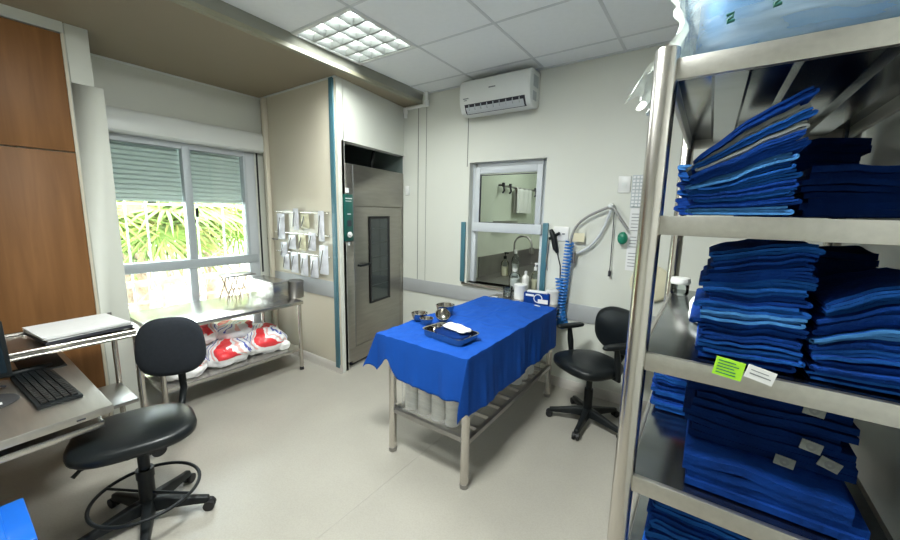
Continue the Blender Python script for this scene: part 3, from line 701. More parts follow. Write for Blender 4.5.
# keyboard
ka = .06
t = thing('keyboard', 'black computer keyboard lying on the steel desk', 'keyboard', (-2.745, .27, z), ka)
build('case', MB().box(-.28, .28, -.078, .078, 0, .018), BLACKP, t, True, bevel=.006)
k = MB()
for i in range(17):
    for j in range(5): k.box(-.266 + i * .0315, -.266 + i * .0315 + .027, -.064 + j * .026, -.064 + j * .026 + .021, .018, .026)
build('keys', k, BLACKP, t, True)
single('desk_mat', MB().box(-3.36, -3.05, .22, .40, z, z + .006), FELT, 'dark flat mat behind the keyboard on the steel desk', 'mat', bevel=.002)
m = MB().tube([(-3.05, .12, z + .028), (-3.03, .20, z + .03), (-3.04, .28, z + .028), (-3.08, .34, z + .022)], [.012, .019, .019, .01], 12)
single('wrist_rest', m, BLACKP, 'black curved handset lying at the back of the keyboard', 'handset')
t = thing('mouse_pad', 'round black mouse pad at the left edge of the steel desk', 'mouse pad', (-2.72, .075, z))
build('pad', MB().lathe([(0, 0), (.10, 0), (.105, .003), (.10, .008), (0, .008)], (-2.72, .075, z), 32), FELT, t)
build('white_mark', MB().box(-2.68, -2.65, .09, .12, z + .008, z + .0095), PAPER, t)
t = thing('monitor', 'black flat monitor on the desk at the left edge', 'monitor', (-2.84, -.08, z))
Mm = T(-2.75, -.085, z) @ R('Z', .28)
build('screen_case', MB().box(-.02, .02, -.27, .27, .09, .37, M=Mm @ R('Y', -.08)), BLACKP, t, bevel=.006)
build('screen', MB().box(.021, .022, -.25, .25, .11, .35, M=Mm @ R('Y', -.08)), SCRN, t)
build('stand', MB().box(-.03, 0, -.03, .03, 0, .2, M=Mm).box(-.09, .07, -.12, .12, 0, .015, M=Mm), BLACKP, t, bevel=.003)
t = thing('cream_handset_base', 'small cream device with a black cable beside the monitor', 'device', (-2.95, .08, z))
build('base', MB().box(-3.0, -2.9, .0, .10, z, z + .04), CREAMP, t, bevel=.01)
build('cable', MB().tube([(-2.9, .06, z + .03), (-2.87, .09, z + .05), (-2.88, .12, z + .03), (-2.90, .15, z + .01)], .006, 6), INKD, t)

# blue bin
t = thing('waste_bin', 'bright blue plastic bin at the lower left corner', 'bin', (-2.05, -.02, 0))
build('bin_body', MB().prism([(-.14, -.12), (.14, -.12), (.14, .12), (-.14, .12)], 0, .45, M=T(-2.045, -.025, 0)), BINB, t, bevel=.03, bseg=3)
build('lid', MB().box(-.16, .16, -.135, .135, .45, .50, M=T(-2.045, -.025, 0)).box(-.13, .13, .05, .07, .50, .508, M=T(-2.045, -.025, 0)), BINB, t, bevel=.02, bseg=3)

# ------------------------------------------------------------------ swivel seats
def star_base(t, cx, cy, angs, rad, zc=.1, cast=True, tubecol=None):
    for a in angs:
        ex, ey = cx + rad * math.cos(a), cy + rad * math.sin(a); dx, dy = -math.sin(a), math.cos(a)
        vs = []
        for u, w, zt, zb in ((.0, .034, .135, .06), (.3, .03, .125, .065), (.75, .023, .095, .055), (1.0, .021, .082, .048)):
            px, py = cx + (ex - cx) * u, cy + (ey - cy) * u
            vs += [(px + dx * w, py + dy * w, zb), (px - dx * w, py - dy * w, zb), (px - dx * w * .7, py - dy * w * .7, zt), (px + dx * w * .7, py + dy * w * .7, zt)]
        fs = [(3, 2, 1, 0), (12, 13, 14, 15)]
        for i in range(3):
            for k_ in range(4): fs.append((i * 4 + k_, i * 4 + (k_ + 1) % 4, (i + 1) * 4 + (k_ + 1) % 4, (i + 1) * 4 + k_))
        l = build('leg', MB().add(vs, fs), BLACKP, t, bevel=.006)
        c = MB()
        if cast:
            for s_ in (-1, 1):
                q = Vector((ex, ey, .028)); dd = Vector((dx, dy, 0))
                c.tube([q + dd * s_ * .006, q + dd * s_ * .024], .028, 16)
            c.cyl(ex, ey, .03, .06, .012, 10)
            c.tube([Vector((ex, ey, .036)) - Vector((dx, dy, 0)) * .026, Vector((ex, ey, .036)) + Vector((dx, dy, 0)) * .026], .022, 12)
        else: c.cyl(ex, ey, 0, .05, .02, 14)
        build('castor' if cast else 'glide', c, RUBBER, l)

# tall stool with foot ring, nearest the camera
cx, cy = -2.345, .535
t = thing('drafting_stool', 'tall black swivel stool with foot ring in front of the steel desk', 'stool', (cx, cy, 0))
star_base(t, cx, cy, [math.radians(a) for a in (52, 122, 197, 268, 340)], .285)
build('column', MB().cyl(cx, cy, .06, .30, .036).cyl(cx, cy, .30, .46, .026).cyl(cx, cy, .26, .31, .04), BLACKP, t)
ring = [(cx + .235 * math.cos(2 * pi * k_ / 48), cy + .235 * math.sin(2 * pi * k_ / 48), .17) for k_ in range(48)]
fr = MB().tube(ring, .009, 10, closed=True)
for a in (.6, 3.7): fr.tube([(cx + .03 * math.cos(a), cy + .03 * math.sin(a), .17), (cx + .232 * math.cos(a), cy + .232 * math.sin(a), .17)], .007, 8)
build('foot_ring', fr, BLACKP, t)
zs_ = .50
fa = math.radians(26)      # the way the seat faces
Ms = T(cx - .02, cy - .012, zs_ - .012) @ R('Z', math.radians(74)) @ R('X', .02)
build('seat', MB().pad(.52, .44, .07, 2.9, -.06, .010, M=Ms), VINYLB, t)
build('seat_plate', MB().box(cx - .11, cx + .11, cy - .09, cy + .09, zs_ - .05, zs_ - .011), BLACKP, t, bevel=.006)
build('lever', MB().tube([(cx, cy - .02, zs_ - .035), (cx + .03, cy - .24, zs_ - .04), (cx + .04, cy - .27, zs_ - .06)], .01, 8), BLACKP, t)
bx, by, bz = -2.595, .785, .872
Mb = T(bx, by, bz) @ R('Z', math.radians(62)) @ R('X', pi / 2 + .06)
bk = MB().pad(.345, .365, .06, 2.8, -.08, .01)
bk.v = [Vector((p.x, p.y, p.z - .0 + (p.x * p.x) * -.5)) for p in bk.v]
bk.v = [Mb @ p for p in bk.v]
BKO = build('backrest', bk, FABB, t)
build('back_support', MB().tube([(cx - .05, cy + .05, zs_ - .03), (bx + .0, by + .02, zs_ - .03), (bx - .03, by + .05, zs_ + .07), (bx - .035, by + .04, bz - .02)], .02, 10), BLACKP, t)

# office chair with arms by the back wall
DA = 55
cx, cy = -.67, 2.99
t = thing('office_chair', 'black office armchair on castors between the blue table and the rack', 'chair', (cx, cy, 0))
star_base(t, cx, cy, [math.radians(a) for a in (-162, -90, -18, 54, 126)], .30)
build('column', MB().cyl(cx, cy, .06, .30, .034).cyl(cx, cy, .30, .49, .024), BLACKP, t)
build('seat_plate', MB().box(cx - .06, cx + .14, cy - .08, cy + .08, .44, .50), BLACKP, t, bevel=.008)
Ms = T(cx - .01, cy - .05, .49) @ R('Z', math.radians(DA + 90))
build('seat', MB().pad(.49, .48, .075, 2.8, .08, .008, M=Ms), VINYLB, t)

d_ = Vector((math.cos(math.radians(DA)), math.sin(math.radians(DA)), 0))     # towards the backrest
q_ = Vector((-d_.y, d_.x, 0)); c0 = Vector((cx, cy, 0))
bk = MB().pad(.47, .37, .055, 2.6, .05, .01)
bk.v = [Vector((p.x, p.y, p.z + (p.x * p.x) * .6)) for p in bk.v]
pb = c0 + d_ * .25 + Vector((.03, 0, .775))
Mb = T(*pb) @ R('Z', math.radians(DA - 90)) @ R('X', pi / 2 - .12)
bk.v = [Mb @ p for p in bk.v]
build('backrest', bk, VINYLB, t)
pt = [c0 + d_ * .10 + Vector((0, 0, .47)), c0 + d_ * .27 + Vector((0, 0, .47)), c0 + d_ * .315 + Vector((0, 0, .53)), c0 + d_ * .315 + Vector((0, 0, .80))]
build('back_support', MB().tube(pt, .024, 10).tube([c0 + d_ * .24 - q_ * .05 + Vector((0, 0, .45)), c0 + d_ * .24 + q_ * .09 + Vector((0, 0, .45))], .022, 12), BLACKP, t)
for s_ in (-1, 1):
    o_ = c0 + q_ * s_ * .27
    a_ = build('armrest', MB().tube([c0 + q_ * s_ * .12 + d_ * .02 + Vector((0, 0, .485)), o_ + d_ * .02 + Vector((0, 0, .49)), o_ - d_ * .0 + Vector((0, 0, .62)), o_ - d_ * .02 + Vector((0, 0, .745))], [.016, .022, .026, .018], 10), BLACKP, t)
    Mr = T(*(o_ - d_ * .01 + Vector((0, 0, .74)))) @ R('Z', math.radians(DA))
    build('arm_pad', MB().pad(.27, .07, .028, 3, 0, .003, M=Mr), BLACKP, a_)

# ------------------------------------------------------------------ central table
t = thing('steel_prep_table', 'stainless table with slatted lower rack, covered by the blue cloth', 'table', (-1.43, 2.5, 0))
tx0, tx1, ty0, ty1, tz = -1.79, -1.085, 1.74, 3.46, .855
build('tabletop', MB().box(tx0, tx1, ty0, ty1, tz - .035, tz), STEEL, t, bevel=.003)
lx = ((-1.70, 1.765), (-1.09, 1.765), (-1.095, 3.22), (-1.70, 3.22))
for a, c in lx:
    l = build('leg', MB().cyl(a, c, .03, tz - .035, .027, 20), TUBE, t); build('foot', MB().cyl(a, c, 0, .03, .029, 20), STEELD, l)
build('side_rail', MB().box(-1.105, -1.075, 1.765, 3.22, .285, .315), STEELD, t)
build('side_rail', MB().box(-1.715, -1.685, 1.765, 3.22, .285, .315), STEELD, t)
build('end_rail', MB().box(-1.70, -1.09, 1.75, 1.78, .305, .335), STEELD, t)
build('end_rail', MB().box(-1.70, -1.09, 3.205, 3.235, .305, .335), STEEL, t)
for i in range(8): build('slat', MB().box(-1.69, -1.10, 1.93 + i * .165, 1.955 + i * .165, .288, .312), STEELD, t)

def drape():
    m = MB(); cu = .012
    Lx0, Lx1, Ly0, Ly1 = -1.80, -1.075, 1.73, 3.20
    hx0, hx1, hy0, hy1 = .24, .37, .245, .03
    nx, ny = 130, 180
    xs_ = [Lx0 - hx0 + (Lx1 - Lx0 + hx0 + hx1) * i / nx for i in range(nx + 1)]
    ys_ = [Ly0 - hy0 - .03 + (Ly1 - Ly0 + hy0 + .03 + hy1) * j / ny for j in range(ny + 1)]
    def pos(x, y):
        du = max(0, x - Lx1) - max(0, Lx0 - x); dv = -max(0, Ly0 - y)
        bx_ = min(max(x, Lx0), Lx1); by_ = max(y, Ly0)
        w = .005 * noise.noise(Vector((x * 5, y * 5, 0))) + .006 * noise.noise(Vector((x * 17, y * 13, 3))) + .016 * max(0, .25 - abs(noise.noise(Vector((x * 6 + y * 2, y * 3, 8)))))
        if abs(x - (-1.44)) < .016: w += .004 * (1 - abs(x + 1.44) / .016)
        if abs(y - 2.42) < .016: w += .004 * (1 - abs(y - 2.42) / .016)
        z = tz + .008 + w
        r = math.hypot(du, dv)
        if r > 0:
            a = math.atan2(abs(dv), abs(du)) if r else 0
            s2 = math.sin(2 * a)
            if du < 0: r *= 1 - .1 * s2
            drop = r * (1 - .17 * s2)
            # waves grow towards the hem
            along = bx_ * 9 + by_ * 9
            wav = (.014 if du > 0 else .024) * min(1, r / .25) * (math.sin(along * 1.7) * .5 + noise.noise(Vector((along * .6, 2, 0))) * 1.6 + .55 * noise.noise(Vector((along * 2.2, r * 3, 5))))
            out = .012 + .05 * r + wav
            fl = (.42 if du < 0 else .42) * r * s2 ** 1.5
            if du and dv:
                sxn = 1 if du > 0 else -1
                ox = sxn * (math.cos(a) * out + fl * (.8 if du < 0 else -.12)); oy = -(math.sin(a) * out + fl * (.15 if du < 0 else .38))
                return (bx_ + ox, by_ + oy, z - max(0, drop - .01))
            if du: return (bx_ + math.copysign(out, du), by_, z - max(0, r - .008))
            r *= 1 - .42 * math.exp(-((bx_ + 1.70) / .065) ** 2) + .10 * math.exp(-((bx_ + 1.30) / .16) ** 2)
            return (bx_, by_ - out, z - max(0, r - .008))
        return (x, y, z)
    m.grid(lambda u, v: pos(xs_[round(u * nx)], ys_[round(v * ny)]), nx, ny)
    o = build('table_drape', m, CLOTH)
    md = o.modifiers.new('thick', 'SOLIDIFY'); md.thickness = .003; md.offset = 0
    tagp(o, 'bright blue cloth draped over the stainless table with long front corners', 'cloth')
drape()
zt = tz + .014
def bowl(x, y, r, h, label, name='steel_bowl', tilt=(0, 0), dz=0.0, mt=MIRR):
    M_ = T(x, y, zt + dz) @ R('X', tilt[0]) @ R('Y', tilt[1])
    prof = [(0, 0), (r * .55, 0), (r * .82, h * .35), (r * .97, h * .85), (r, h), (r * 1.05, h), (r * 1.05, h * 1.03), (r * .96, h * 1.03), (r * .92, h * .85), (r * .76, h * .38), (r * .5, .006), (0, .006)]
    return single(name, MB().lathe(prof, seg=32, M=M_), mt, label, 'bowl')
bowl(-1.765, 2.13, .062, .06, 'small steel bowl at the left of the bowl cluster on the cloth')
bowl(-1.70, 2.38, .075, .085, 'tall steel bowl at the back of the bowl cluster on the cloth')
bowl(-1.605, 2.21, .055, .06, 'steel bowl tipped on its side between the other bowls', tilt=(.5, .4), dz=.022)
bowl(-1.655, 2.08, .05, .05, 'smallest steel bowl in front of the tipped one', tilt=(0, 0))
# kidney tray
t = thing('instrument_tray', 'shallow steel instrument tray at the front of the blue cloth', 'tray', (-1.36, 1.98, zt), .0)
def rrect(w, d, r, n=6):
    P = []
    for cx_, cy_, a0 in ((w / 2 - r, d / 2 - r, 0), (-w / 2 + r, d / 2 - r, pi / 2), (-w / 2 + r, -d / 2 + r, pi), (w / 2 - r, -d / 2 + r, 1.5 * pi)):
        for i in range(n + 1): a = a0 + pi / 2 * i / n; P.append((cx_ + r * math.cos(a), cy_ + r * math.sin(a)))
    return P
def tray_mesh(w, d, h, r, M_):
    m = MB(); rings = [(0.02, .002, 0), (.93, .0, 0), (.97, .012, 0), (1.0, h, 0), (1.05, h + .002, 0), (1.05, h + .005, 0), (.985, h + .003, 0), (.95, .014, 0), (.9, .006, 0), (.02, .006, 0)]
    vs = []; n = None
    for s_, z_, _ in rings:
        P = rrect(w * s_, d * s_, r * s_); n = len(P); vs += [(a, b_, z_) for a, b_ in P]
    m.add(vs, [(j * n + k_, j * n + (k_ + 1) % n, (j + 1) * n + (k_ + 1) % n, (j + 1) * n + k_) for j in range(len(rings) - 1) for k_ in range(n)], 0, True, M_)
    return m
Mt = T(-1.35, 1.955, zt) @ R('Z', -.12)
build('tray_body', tray_mesh(.345, .21, .045, .04, Mt), MIRR, t)
def lump(mb, w, d, h, M_, seed, seg=28):
    vs = []
    for j in range(13):
        a = pi * j / 12
        for k_ in range(seg):
            b_ = 2 * pi * k_ / seg; c, q = math.cos(b_), math.sin(b_); e = .6; sa = math.sin(a) ** .5
            x = math.copysign(abs(c) ** e, c) * sa * w / 2; y = math.copysign(abs(q) ** e, q) * sa * d / 2; z_ = h / 2 - math.cos(a) * h / 2
            n = noise.noise(Vector((x * 30, y * 30, z_ * 30 + seed))) * .25 + 1
            vs.append((x * n, y * n, z_ * (n if z_ > h * .4 else 1)))
    return mb.add(vs, [(j * seg + k_, j * seg + (k_ + 1) % seg, (j + 1) * seg + (k_ + 1) % seg, (j + 1) * seg + k_) for j in range(12) for k_ in range(seg)], 0, True, M_)
single('folded_blue_towel', lump(MB(), .26, .16, .045, Mt @ T(.02, 0, .009), 2), BL2, 'dark blue folded towel lying in the steel tray', 'towel')
single('gauze_pack', lump(MB(), .22, .10, .026, Mt @ T(.03, .03, .056) @ R('Z', -.15), 5), PAPER, 'white folded gauze lying on the blue towel in the tray', 'gauze')
bowl(-1.49, 1.99, .04, .04, 'little steel cup standing in the left end of the tray', 'steel_cup', dz=.008)
# things on the bare steel end of the table
t = thing('glass_tumbler', 'small clear glass at the bare end of the table by the wall', 'glass', (-1.63, 3.38, tz))
build('body', MB().lathe([(0, 0), (.042, 0), (.052, .11), (.048, .11), (.04, .01), (0, .01)], (-1.63, 3.38, tz), 24), CLEAR, t)
build('contents', MB().lathe([(0, .01), (.038, .01), (.042, .05), (0, .05)], (-1.63, 3.38, tz), 20), STEELD, t)
t = thing('white_canister', 'white plastic canister between the glass and the blue box', 'canister', (-1.50, 3.40, tz))
build('body', MB().lathe([(0, 0), (.06, 0), (.062, .01), (.062, .125), (0, .125)], (-1.50, 3.40, tz), 28), WPLA, t)
build('lid', MB().lathe([(0, .125), (.065, .125), (.065, .145), (.055, .15), (0, .15)], (-1.50, 3.40, tz), 28), WPLA, t)
t = thing('glove_box', 'dark blue and white dispenser box on the far corner of the table', 'box', (-1.30, 3.34, tz))
Mg = T(-1.29, 3.33, tz) @ R('Z', .12)
build('box_body', MB().box(-.12, .12, -.05, .05, 0, .10, M=Mg), BL1, t, bevel=.004)
g = MB().box(.02, .115, -.0515, -.050, .01, .05, M=Mg).box(-.10, -.02, -.0515, -.05, .07, .09, M=Mg)
for k_ in range(12):
    a = 2 * pi * k_ / 12; g.box(-.01, .01, -.053, -.05, .034, .042, M=Mg @ T(.02, 0, .055) @ R('Y', a) @ T(0, 0, -.0))
build('print', g, PAPER, t)
build('top_flap', MB().box(-.10, .10, -.02, .045, .10, .115, M=Mg), PAPER, t, bevel=.004)
t = thing('white_cup', 'white round tub behind the blue dispenser box', 'tub', (-1.17, 3.42, tz))
build('body', MB().lathe([(0, 0), (.055, 0), (.06, .11), (.062, .115), (0, .118)], (-1.165, 3.41, tz), 24), WPLA, t)
build('lid', MB().lathe([(0, .115), (.065, .115), (.065, .13), (0, .132)], (-1.165, 3.41, tz), 24), WPLA, t)
for x, y, a, lab in ((-1.70, 3.23, .2, 'white paper tag on the cloth edge near the glass'), (-1.22, 3.16, -.3, 'white paper tag on the cloth edge below the blue box')):
    single('paper_tag', MB().box(-.03, .03, -.008, .008, 0, .003, M=T(x, y, tz + .016) @ R('Z', a)), PAPER, lab, 'tag')

# wrapped bundles on the lower rack
def bundle(name, x0, x1, y0, y1, z0, h, seed, label, cols=4):
    t = thing(name, label, 'bag', ((x0 + x1) / 2, (y0 + y1) / 2, z0))
    n = MB(); w = (x1 - x0) / cols
    for i in range(cols):
        for j in range(max(1, round((y1 - y0) / w))):
            r = w * .40
            n.lathe([(0, 0), (r, 0), (r, h * .82), (r * .6, h * .9), (0, h * .92)], (x0 + w * (i + .5), y0 + w * (j + .5), z0 + .004), 14)
    build('contents', n, WBUN, t)
    f = MB(); P = rrect(x1 - x0 + .02, y1 - y0 + .02, .05, 8); nP = len(P); vs = []
    rr = 14
    for j in range(rr + 1):
        u = j / rr
        for k_, (a, c) in enumerate(P):
            s_ = 1 + .05 * noise.noise(Vector((a * 16, c * 16, u * 2 + seed))) + .015 * math.sin(k_ * 2.4)
            if u > .85: s_ *= 1 - (u - .85) * 1.2
            vs.append(((x0 + x1) / 2 + a * s_, (y0 + y1) / 2 + c * s_, z0 + .002 + u * h + .02 * noise.noise(Vector((a * 6, c * 6, seed)))*u))
    f.add(vs, [(j * nP + k_, j * nP + (k_ + 1) % nP, (j + 1) * nP + (k_ + 1) % nP, (j + 1) * nP + k_) for j in range(rr) for k_ in range(nP)] + [tuple(range(rr * nP, rr * nP + nP))], 0, True)
    build('film', f, FILMW, t)
bundle('wrapped_bundle', -1.67, -1.20, 1.81, 2.17, .314, .40, 1, 'large clear bag of white packs under the front of the blue cloth')
bundle('wrapped_bundle', -1.50, -1.12, 2.62, 3.06, .314, .40, 6, 'clear bag of white packs under the far end of the table', 3)

# ------------------------------------------------------------------ pouches on the wall rack
t = thing('pouch_rack', 'clear wall rack with rods for hanging pouches beside the teal guard', 'rack', (-3.6, YS, .98))
build('back_plate', MB().box(-4.09, -3.11, YS - .008, YS - .002, 1.0, 1.69), mat('cream_board', (.56, .53, .43), .35, var=.03), t)
for z_ in (1.67, 1.44, 1.225): build('rod', MB().tube([(-4.10, YS - .03, z_), (-3.12, YS - .03, z_)], .006, 8), TUBE, t)
build('bracket', MB().box(-4.30, -4.08, YS - .03, YS - .022, 1.345, 1.36), STEELD, t)
pk = [(-4.05, -3.90, 1.65, 1.36), (-3.73, -3.63, 1.71, 1.48), (-3.59, -3.44, 1.65, 1.50), (-3.29, -3.19, 1.69, 1.38),
      (-3.84, -3.70, 1.42, 1.26), (-3.65, -3.51, 1.43, 1.26), (-3.47, -3.34, 1.46, 1.27), (-3.29, -3.14, 1.34, 1.04), (-4.0, -3.87, 1.33, 1.16),
      (-3.96, -3.84, 1.20, 1.02), (-3.81, -3.67, 1.23, 1.0), (-3.63, -3.49, 1.22, .985), (-3.45, -3.31, 1.21, .985), (-3.62, -3.50, 1.60, 1.47)]
names = ['long bluish pouch at the top left of the wall rack', 'narrow pouch hung highest on the wall rack', 'squarish cream pouch in the top row of the wall rack', 'tall narrow pouch at the top right of the wall rack',
         'first pouch in the middle row of the wall rack', 'second pouch in the middle row of the wall rack', 'third pouch in the middle row of the wall rack', 'long pouch below the tall one beside the teal guard',
         'pouch hanging under the long bluish pouch', 'leftmost pouch in the bottom row of the wall rack', 'second pouch in the bottom row of the wall rack', 'third pouch in the bottom row of the wall rack', 'fourth pouch in the bottom row of the wall rack', 'small pouch tucked behind the cream pouch']
for i, ((a, c, z1_, z0_), nm) in enumerate(zip(pk[:13], names[:13])):
    m = MB(); w_, h_ = c - a, z1_ - z0_
    for sgn in (0, 1):
        m.grid(lambda u, v: (a + u * w_ + .008 * noise.noise(Vector((v * 4, i, 0))), YS - .038 - (1 if sgn else -1) * (.020 * math.sin(pi * u) ** .7 * math.sin(pi * min(1, v * 1.05)) ** .6) + .008 * noise.noise(Vector((u * 5, v * 6, i + sgn * 9))) * math.sin(pi * u) * math.sin(pi * v), z0_ + v * h_), 10, 14)
    tt = thing('sterile_pouch', nm, 'pouch', ((a + c) / 2, YS - .038, z0_), 0, 'sterile pouches on the wall rack')
    build('pouch_body', m, PACKY if i in (2, 5) else PACK, tt)
    xm = (a + c) / 2
    build('instrument', MB().tube([(xm - w_ * .2, YS - .064, z0_ + h_ * .15), (xm, YS - .068, z0_ + h_ * .5), (xm + w_ * .15, YS - .064, z0_ + h_ * .85)], .006, 6), STEELD, tt)

# ------------------------------------------------------------------ linen rack
RX0, RX1, RY0, RY1 = -.135, .45, 1.15, 2.30
ZSH = [2.095, 1.703, 1.318, .932, .548, .165]
t = thing('linen_rack', 'tall stainless shelving rack loaded with blue linen on the right', 'rack', ((RX0 + RX1) / 2, (RY0 + RY1) / 2, 0))
for px, py in ((RX0, RY0), (RX1, RY0), (RX0, RY1), (RX1, RY1)):
    l = build('post', MB().tube([(px, py, .02), (px, py, 2.125)], .029, 24), TUBE, t, bevel=.003)
    build('foot', MB().cyl(px, py, 0, .03, .031), RUBBER, l)
for z_ in ZSH:
    s = MB().box(RX0 + .015, RX1 - .01, RY0 - .003, RY1, z_ - .006, z_, m=1)
    s.box(RX0 + .025, RX1 - .02, RY0 - .012, RY0 + .004, z_ - .05, z_ + .001).box(RX0 + .025, RX1 - .02, RY1 - .004, RY1 + .012, z_ - .05, z_)
    s.box(RX0 + .0, RX0 + .014, RY0, RY1, z_ - .05, z_).box(RX1 - .014, RX1, RY0, RY1, z_ - .05, z_)
    l = build('shelf', s, (STEELR, STEELS), t, bevel=.0015)
    u_ = MB()
    for x in (RX0 + .14, RX0 + .31, RX0 + .47): u_.prism([(x - .045, z_ - .006), (x - .035, z_ - .03), (x + .035, z_ - .03), (x + .045, z_ - .006)], RY0 + .004, RY1 - .004, 'y')
    build('stiffener', u_, STEELS, l)

LIN = {'r': (BL1, BL3), 'n': (BL2, BL1), 'f': (BL3, BLL), 'g': (GRYC, GRYL), 'b': (BL1, BL1), 'd': (BL2, BL2), 'p': (BL1, BL1), 'l': (BL3, BLL), 'k': (BL3, BL3)}
def stack(xc, yf, z0, w, d, items, wedge=0., seed=0, group='', lab='', name='folded_scrub', yw=0., sag=0.0):
    """items: list of (code, thickness, layers, fold axis, own label)"""
    H = [0.0]; n0 = seed * 13.7
    def base(x, y, h, k):   # surface at height h of the pile
        return h * (1 + wedge * x / (w / 2) + yw * (y / d - .5)) + sag * (4 * x * x / w / w) * min(1, h * 4) + (.014 * noise.noise(Vector((x * 8 + n0, y * 5, h * 9))) + .006 * noise.noise(Vector((x * 24 + n0, y * 9, h * 25)))) * min(1, h * 14)
    h = .001
    for k, (code, th, nl, axis, own) in enumerate(items):
        ww = w * rnd.uniform(.88, 1.04); dd = d * rnd.uniform(.93, 1.02); ox = rnd.uniform(-.05, .05) * w * .6; oy = rnd.uniform(-.014, .012)
        prof = []; half = (ww if axis == 'x' else dd) / 2
        lz = []
        for i in range(nl):
            s0 = (i + .5) / nl; e1 = half * rnd.uniform(.84, 1.0) ; e0 = half * rnd.uniform(.84, 1.0)
            xsn = [(-e0 + (e0 + e1) * q / 14, s0, i) for q in range(15)]
            if i % 2: xsn = xsn[::-1]
            prof += xsn
            if i < nl - 1:
                sg = 1 if i % 2 == 0 else -1; xe = xsn[-1][0]
                nx_s = (i + 1.5) / nl; rr_ = th / nl * rnd.uniform(.8, 1.5)
                for q in range(1, 5):
                    a = pi * q / 5; prof.append((xe + sg * rr_ * math.sin(a), s0 + (nx_s - s0) * (1 - math.cos(a)) / 2, i + q / 5))
        m = MB(); ny = 8; tt_ = th / nl * .47; npf = len(prof)
        offs = [rnd.uniform(-.013, .012) for _ in range(nl + 1)]
        hh = []
        other = (dd if axis == 'x' else ww)
        V = []
        for j in range(ny + 1):
            v = j / ny
            P = []
            for (a, s_, li) in prof:
                jl = offs[int(li)] * (1 - v) * 1.0
                oth = -other / 2 + other * v + jl
                if axis == 'x': x = a + ox; y = oth + d / 2 + oy
                else: x = oth + ox; y = a + d / 2 + oy
                z_ = base(x, y, h + s_ * th, k)
                P.append((a, x, y, z_))
            for sgn in (1, -1):
                for q in range(npf):
                    q0, q1_ = max(0, q - 1), min(npf - 1, q + 1)
                    ta = P[q1_][0] - P[q0][0]; tz_ = P[q1_][3] - P[q0][3]; L_ = math.hypot(ta, tz_) or 1
                    na, nz = -tz_ / L_, ta / L_
                    dx_, dy_ = (na, 0) if axis == 'x' else (0, na)
                    V.append((xc + P[q][1] + dx_ * tt_ * sgn, yf + P[q][2] + dy_ * tt_ * sgn, z0 + P[q][3] + nz * tt_ * sgn))
        st = 2 * npf; F = []; Fm = []
        for j in range(ny):
            for q in range(npf - 1):
                F.append((j * st + q, j * st + q + 1, (j + 1) * st + q + 1, (j + 1) * st + q))
                F.append((j * st + npf + q + 1, j * st + npf + q, (j + 1) * st + npf + q, (j + 1) * st + npf + q + 1))
            for q in (0, npf - 1): F.append((j * st + q, (j + 1) * st + q, (j + 1) * st + npf + q, j * st + npf + q))
        m.add(V, F, 0, True)
        for j in (0, ny): m.add(V, [(j * st + q, j * st + q + 1, j * st + npf + q + 1, j * st + npf + q) for q in range(npf - 1)], 1, True)
        m.v = [Vector((p.x, p.y, max(p.z, z0 + .0005))) for p in m.v]
        o = build(name, m, LIN[code], doubles=True)
        tagp(o, own or lab, 'linen', group)
        if not own: pass
        h += th
    return h

def seq(codes, th=.026, nl=4, axis='x', own=None):
    r = []
    for i, c in enumerate(codes): r.append((c, th * rnd.uniform(.85, 1.15), nl, axis, (own or {}).get(i)))
    return r
e = .006
# second shelf
stack(.054, 1.185, ZSH[1] + e, .225, .30, seq('fprbrrfbpgrgb', .0172, 3, 'x', {0: 'light blue folded scrub at the bottom of the front pile on the second shelf', 9: 'lower grey folded scrub near the top of the second shelf pile', 11: 'upper grey folded scrub near the top of the second shelf pile', 12: 'topmost royal blue scrub of the tilted second shelf pile'}),
      wedge=.36, seed=1, sag=-.010, group='scrubs in the front pile of the second shelf', lab='blue folded scrub within the tilted front pile of the second shelf')
stack(-.052, 1.52, ZSH[1] + e, .10, .24, seq('nnrdkl', .028, 3, 'x', {5: 'pale blue cloth on top of the small pile behind the tilted second shelf pile'}), seed=2, group='small pile by the left edge of the second shelf', lab='dark blue folded cloth in the small pile at the left edge of the second shelf', name='folded_cloth')
stack(.305, 1.32, ZSH[1] + e, .225, .40, seq('ndnd', .033, 2, 'y', {3: 'topmost navy drape of the low wide pile at the right of the second shelf'}), seed=3, group='navy drapes at the right of the second shelf', lab='navy folded drape in the low wide pile at the right of the second shelf', name='folded_drape')
stack(.25, 1.86, ZSH[1] + e, .34, .38, seq('dddddd', .045, 2, 'y', {5: 'topmost drape of the added dark pile filling the second shelf gap'}), seed=13, group='added dark drapes filling the second shelf gap', lab='very dark navy drape of the added pile filling the second shelf gap', name='folded_drape')  # made-up rear pile, added to darken the gap between the shelves
# third shelf
stack(.108, 1.185, ZSH[2] + e, .225, .30, seq('prrpbfrbkrpnpr', .0222, 3, 'x', {5: 'light blue hemmed scrub at mid height of the left third shelf pile', 8: 'paler scrub in the upper half of the left third shelf pile', 13: 'thick blue scrub on top of the left third shelf pile'}),
      wedge=.04, seed=4, sag=-.012, group='scrubs in the left pile of the third shelf', lab='blue folded scrub within the left pile of the third shelf')
stack(.327, 1.19, ZSH[2] + e, .185, .30, seq('rpbrpfpbkr', .0225, 3, 'x', {5: 'light blue hemmed scrub in the right pile of the third shelf', 9: 'topmost blue cloth sloping on the right third shelf pile'}),
      wedge=.18, seed=5, sag=-.008, group='scrubs in the right pile of the third shelf', lab='blue folded scrub within the right pile of the third shelf')
stack(.255, 1.53, ZSH[2] + e, .33, .26, seq('dndndndd', .036, 2, 'y', {7: 'topmost dark drape of the rear pile on the third shelf'}), seed=6, group='dark drapes at the back of the third shelf', lab='dark navy drape in the rear pile of the third shelf', name='folded_drape')
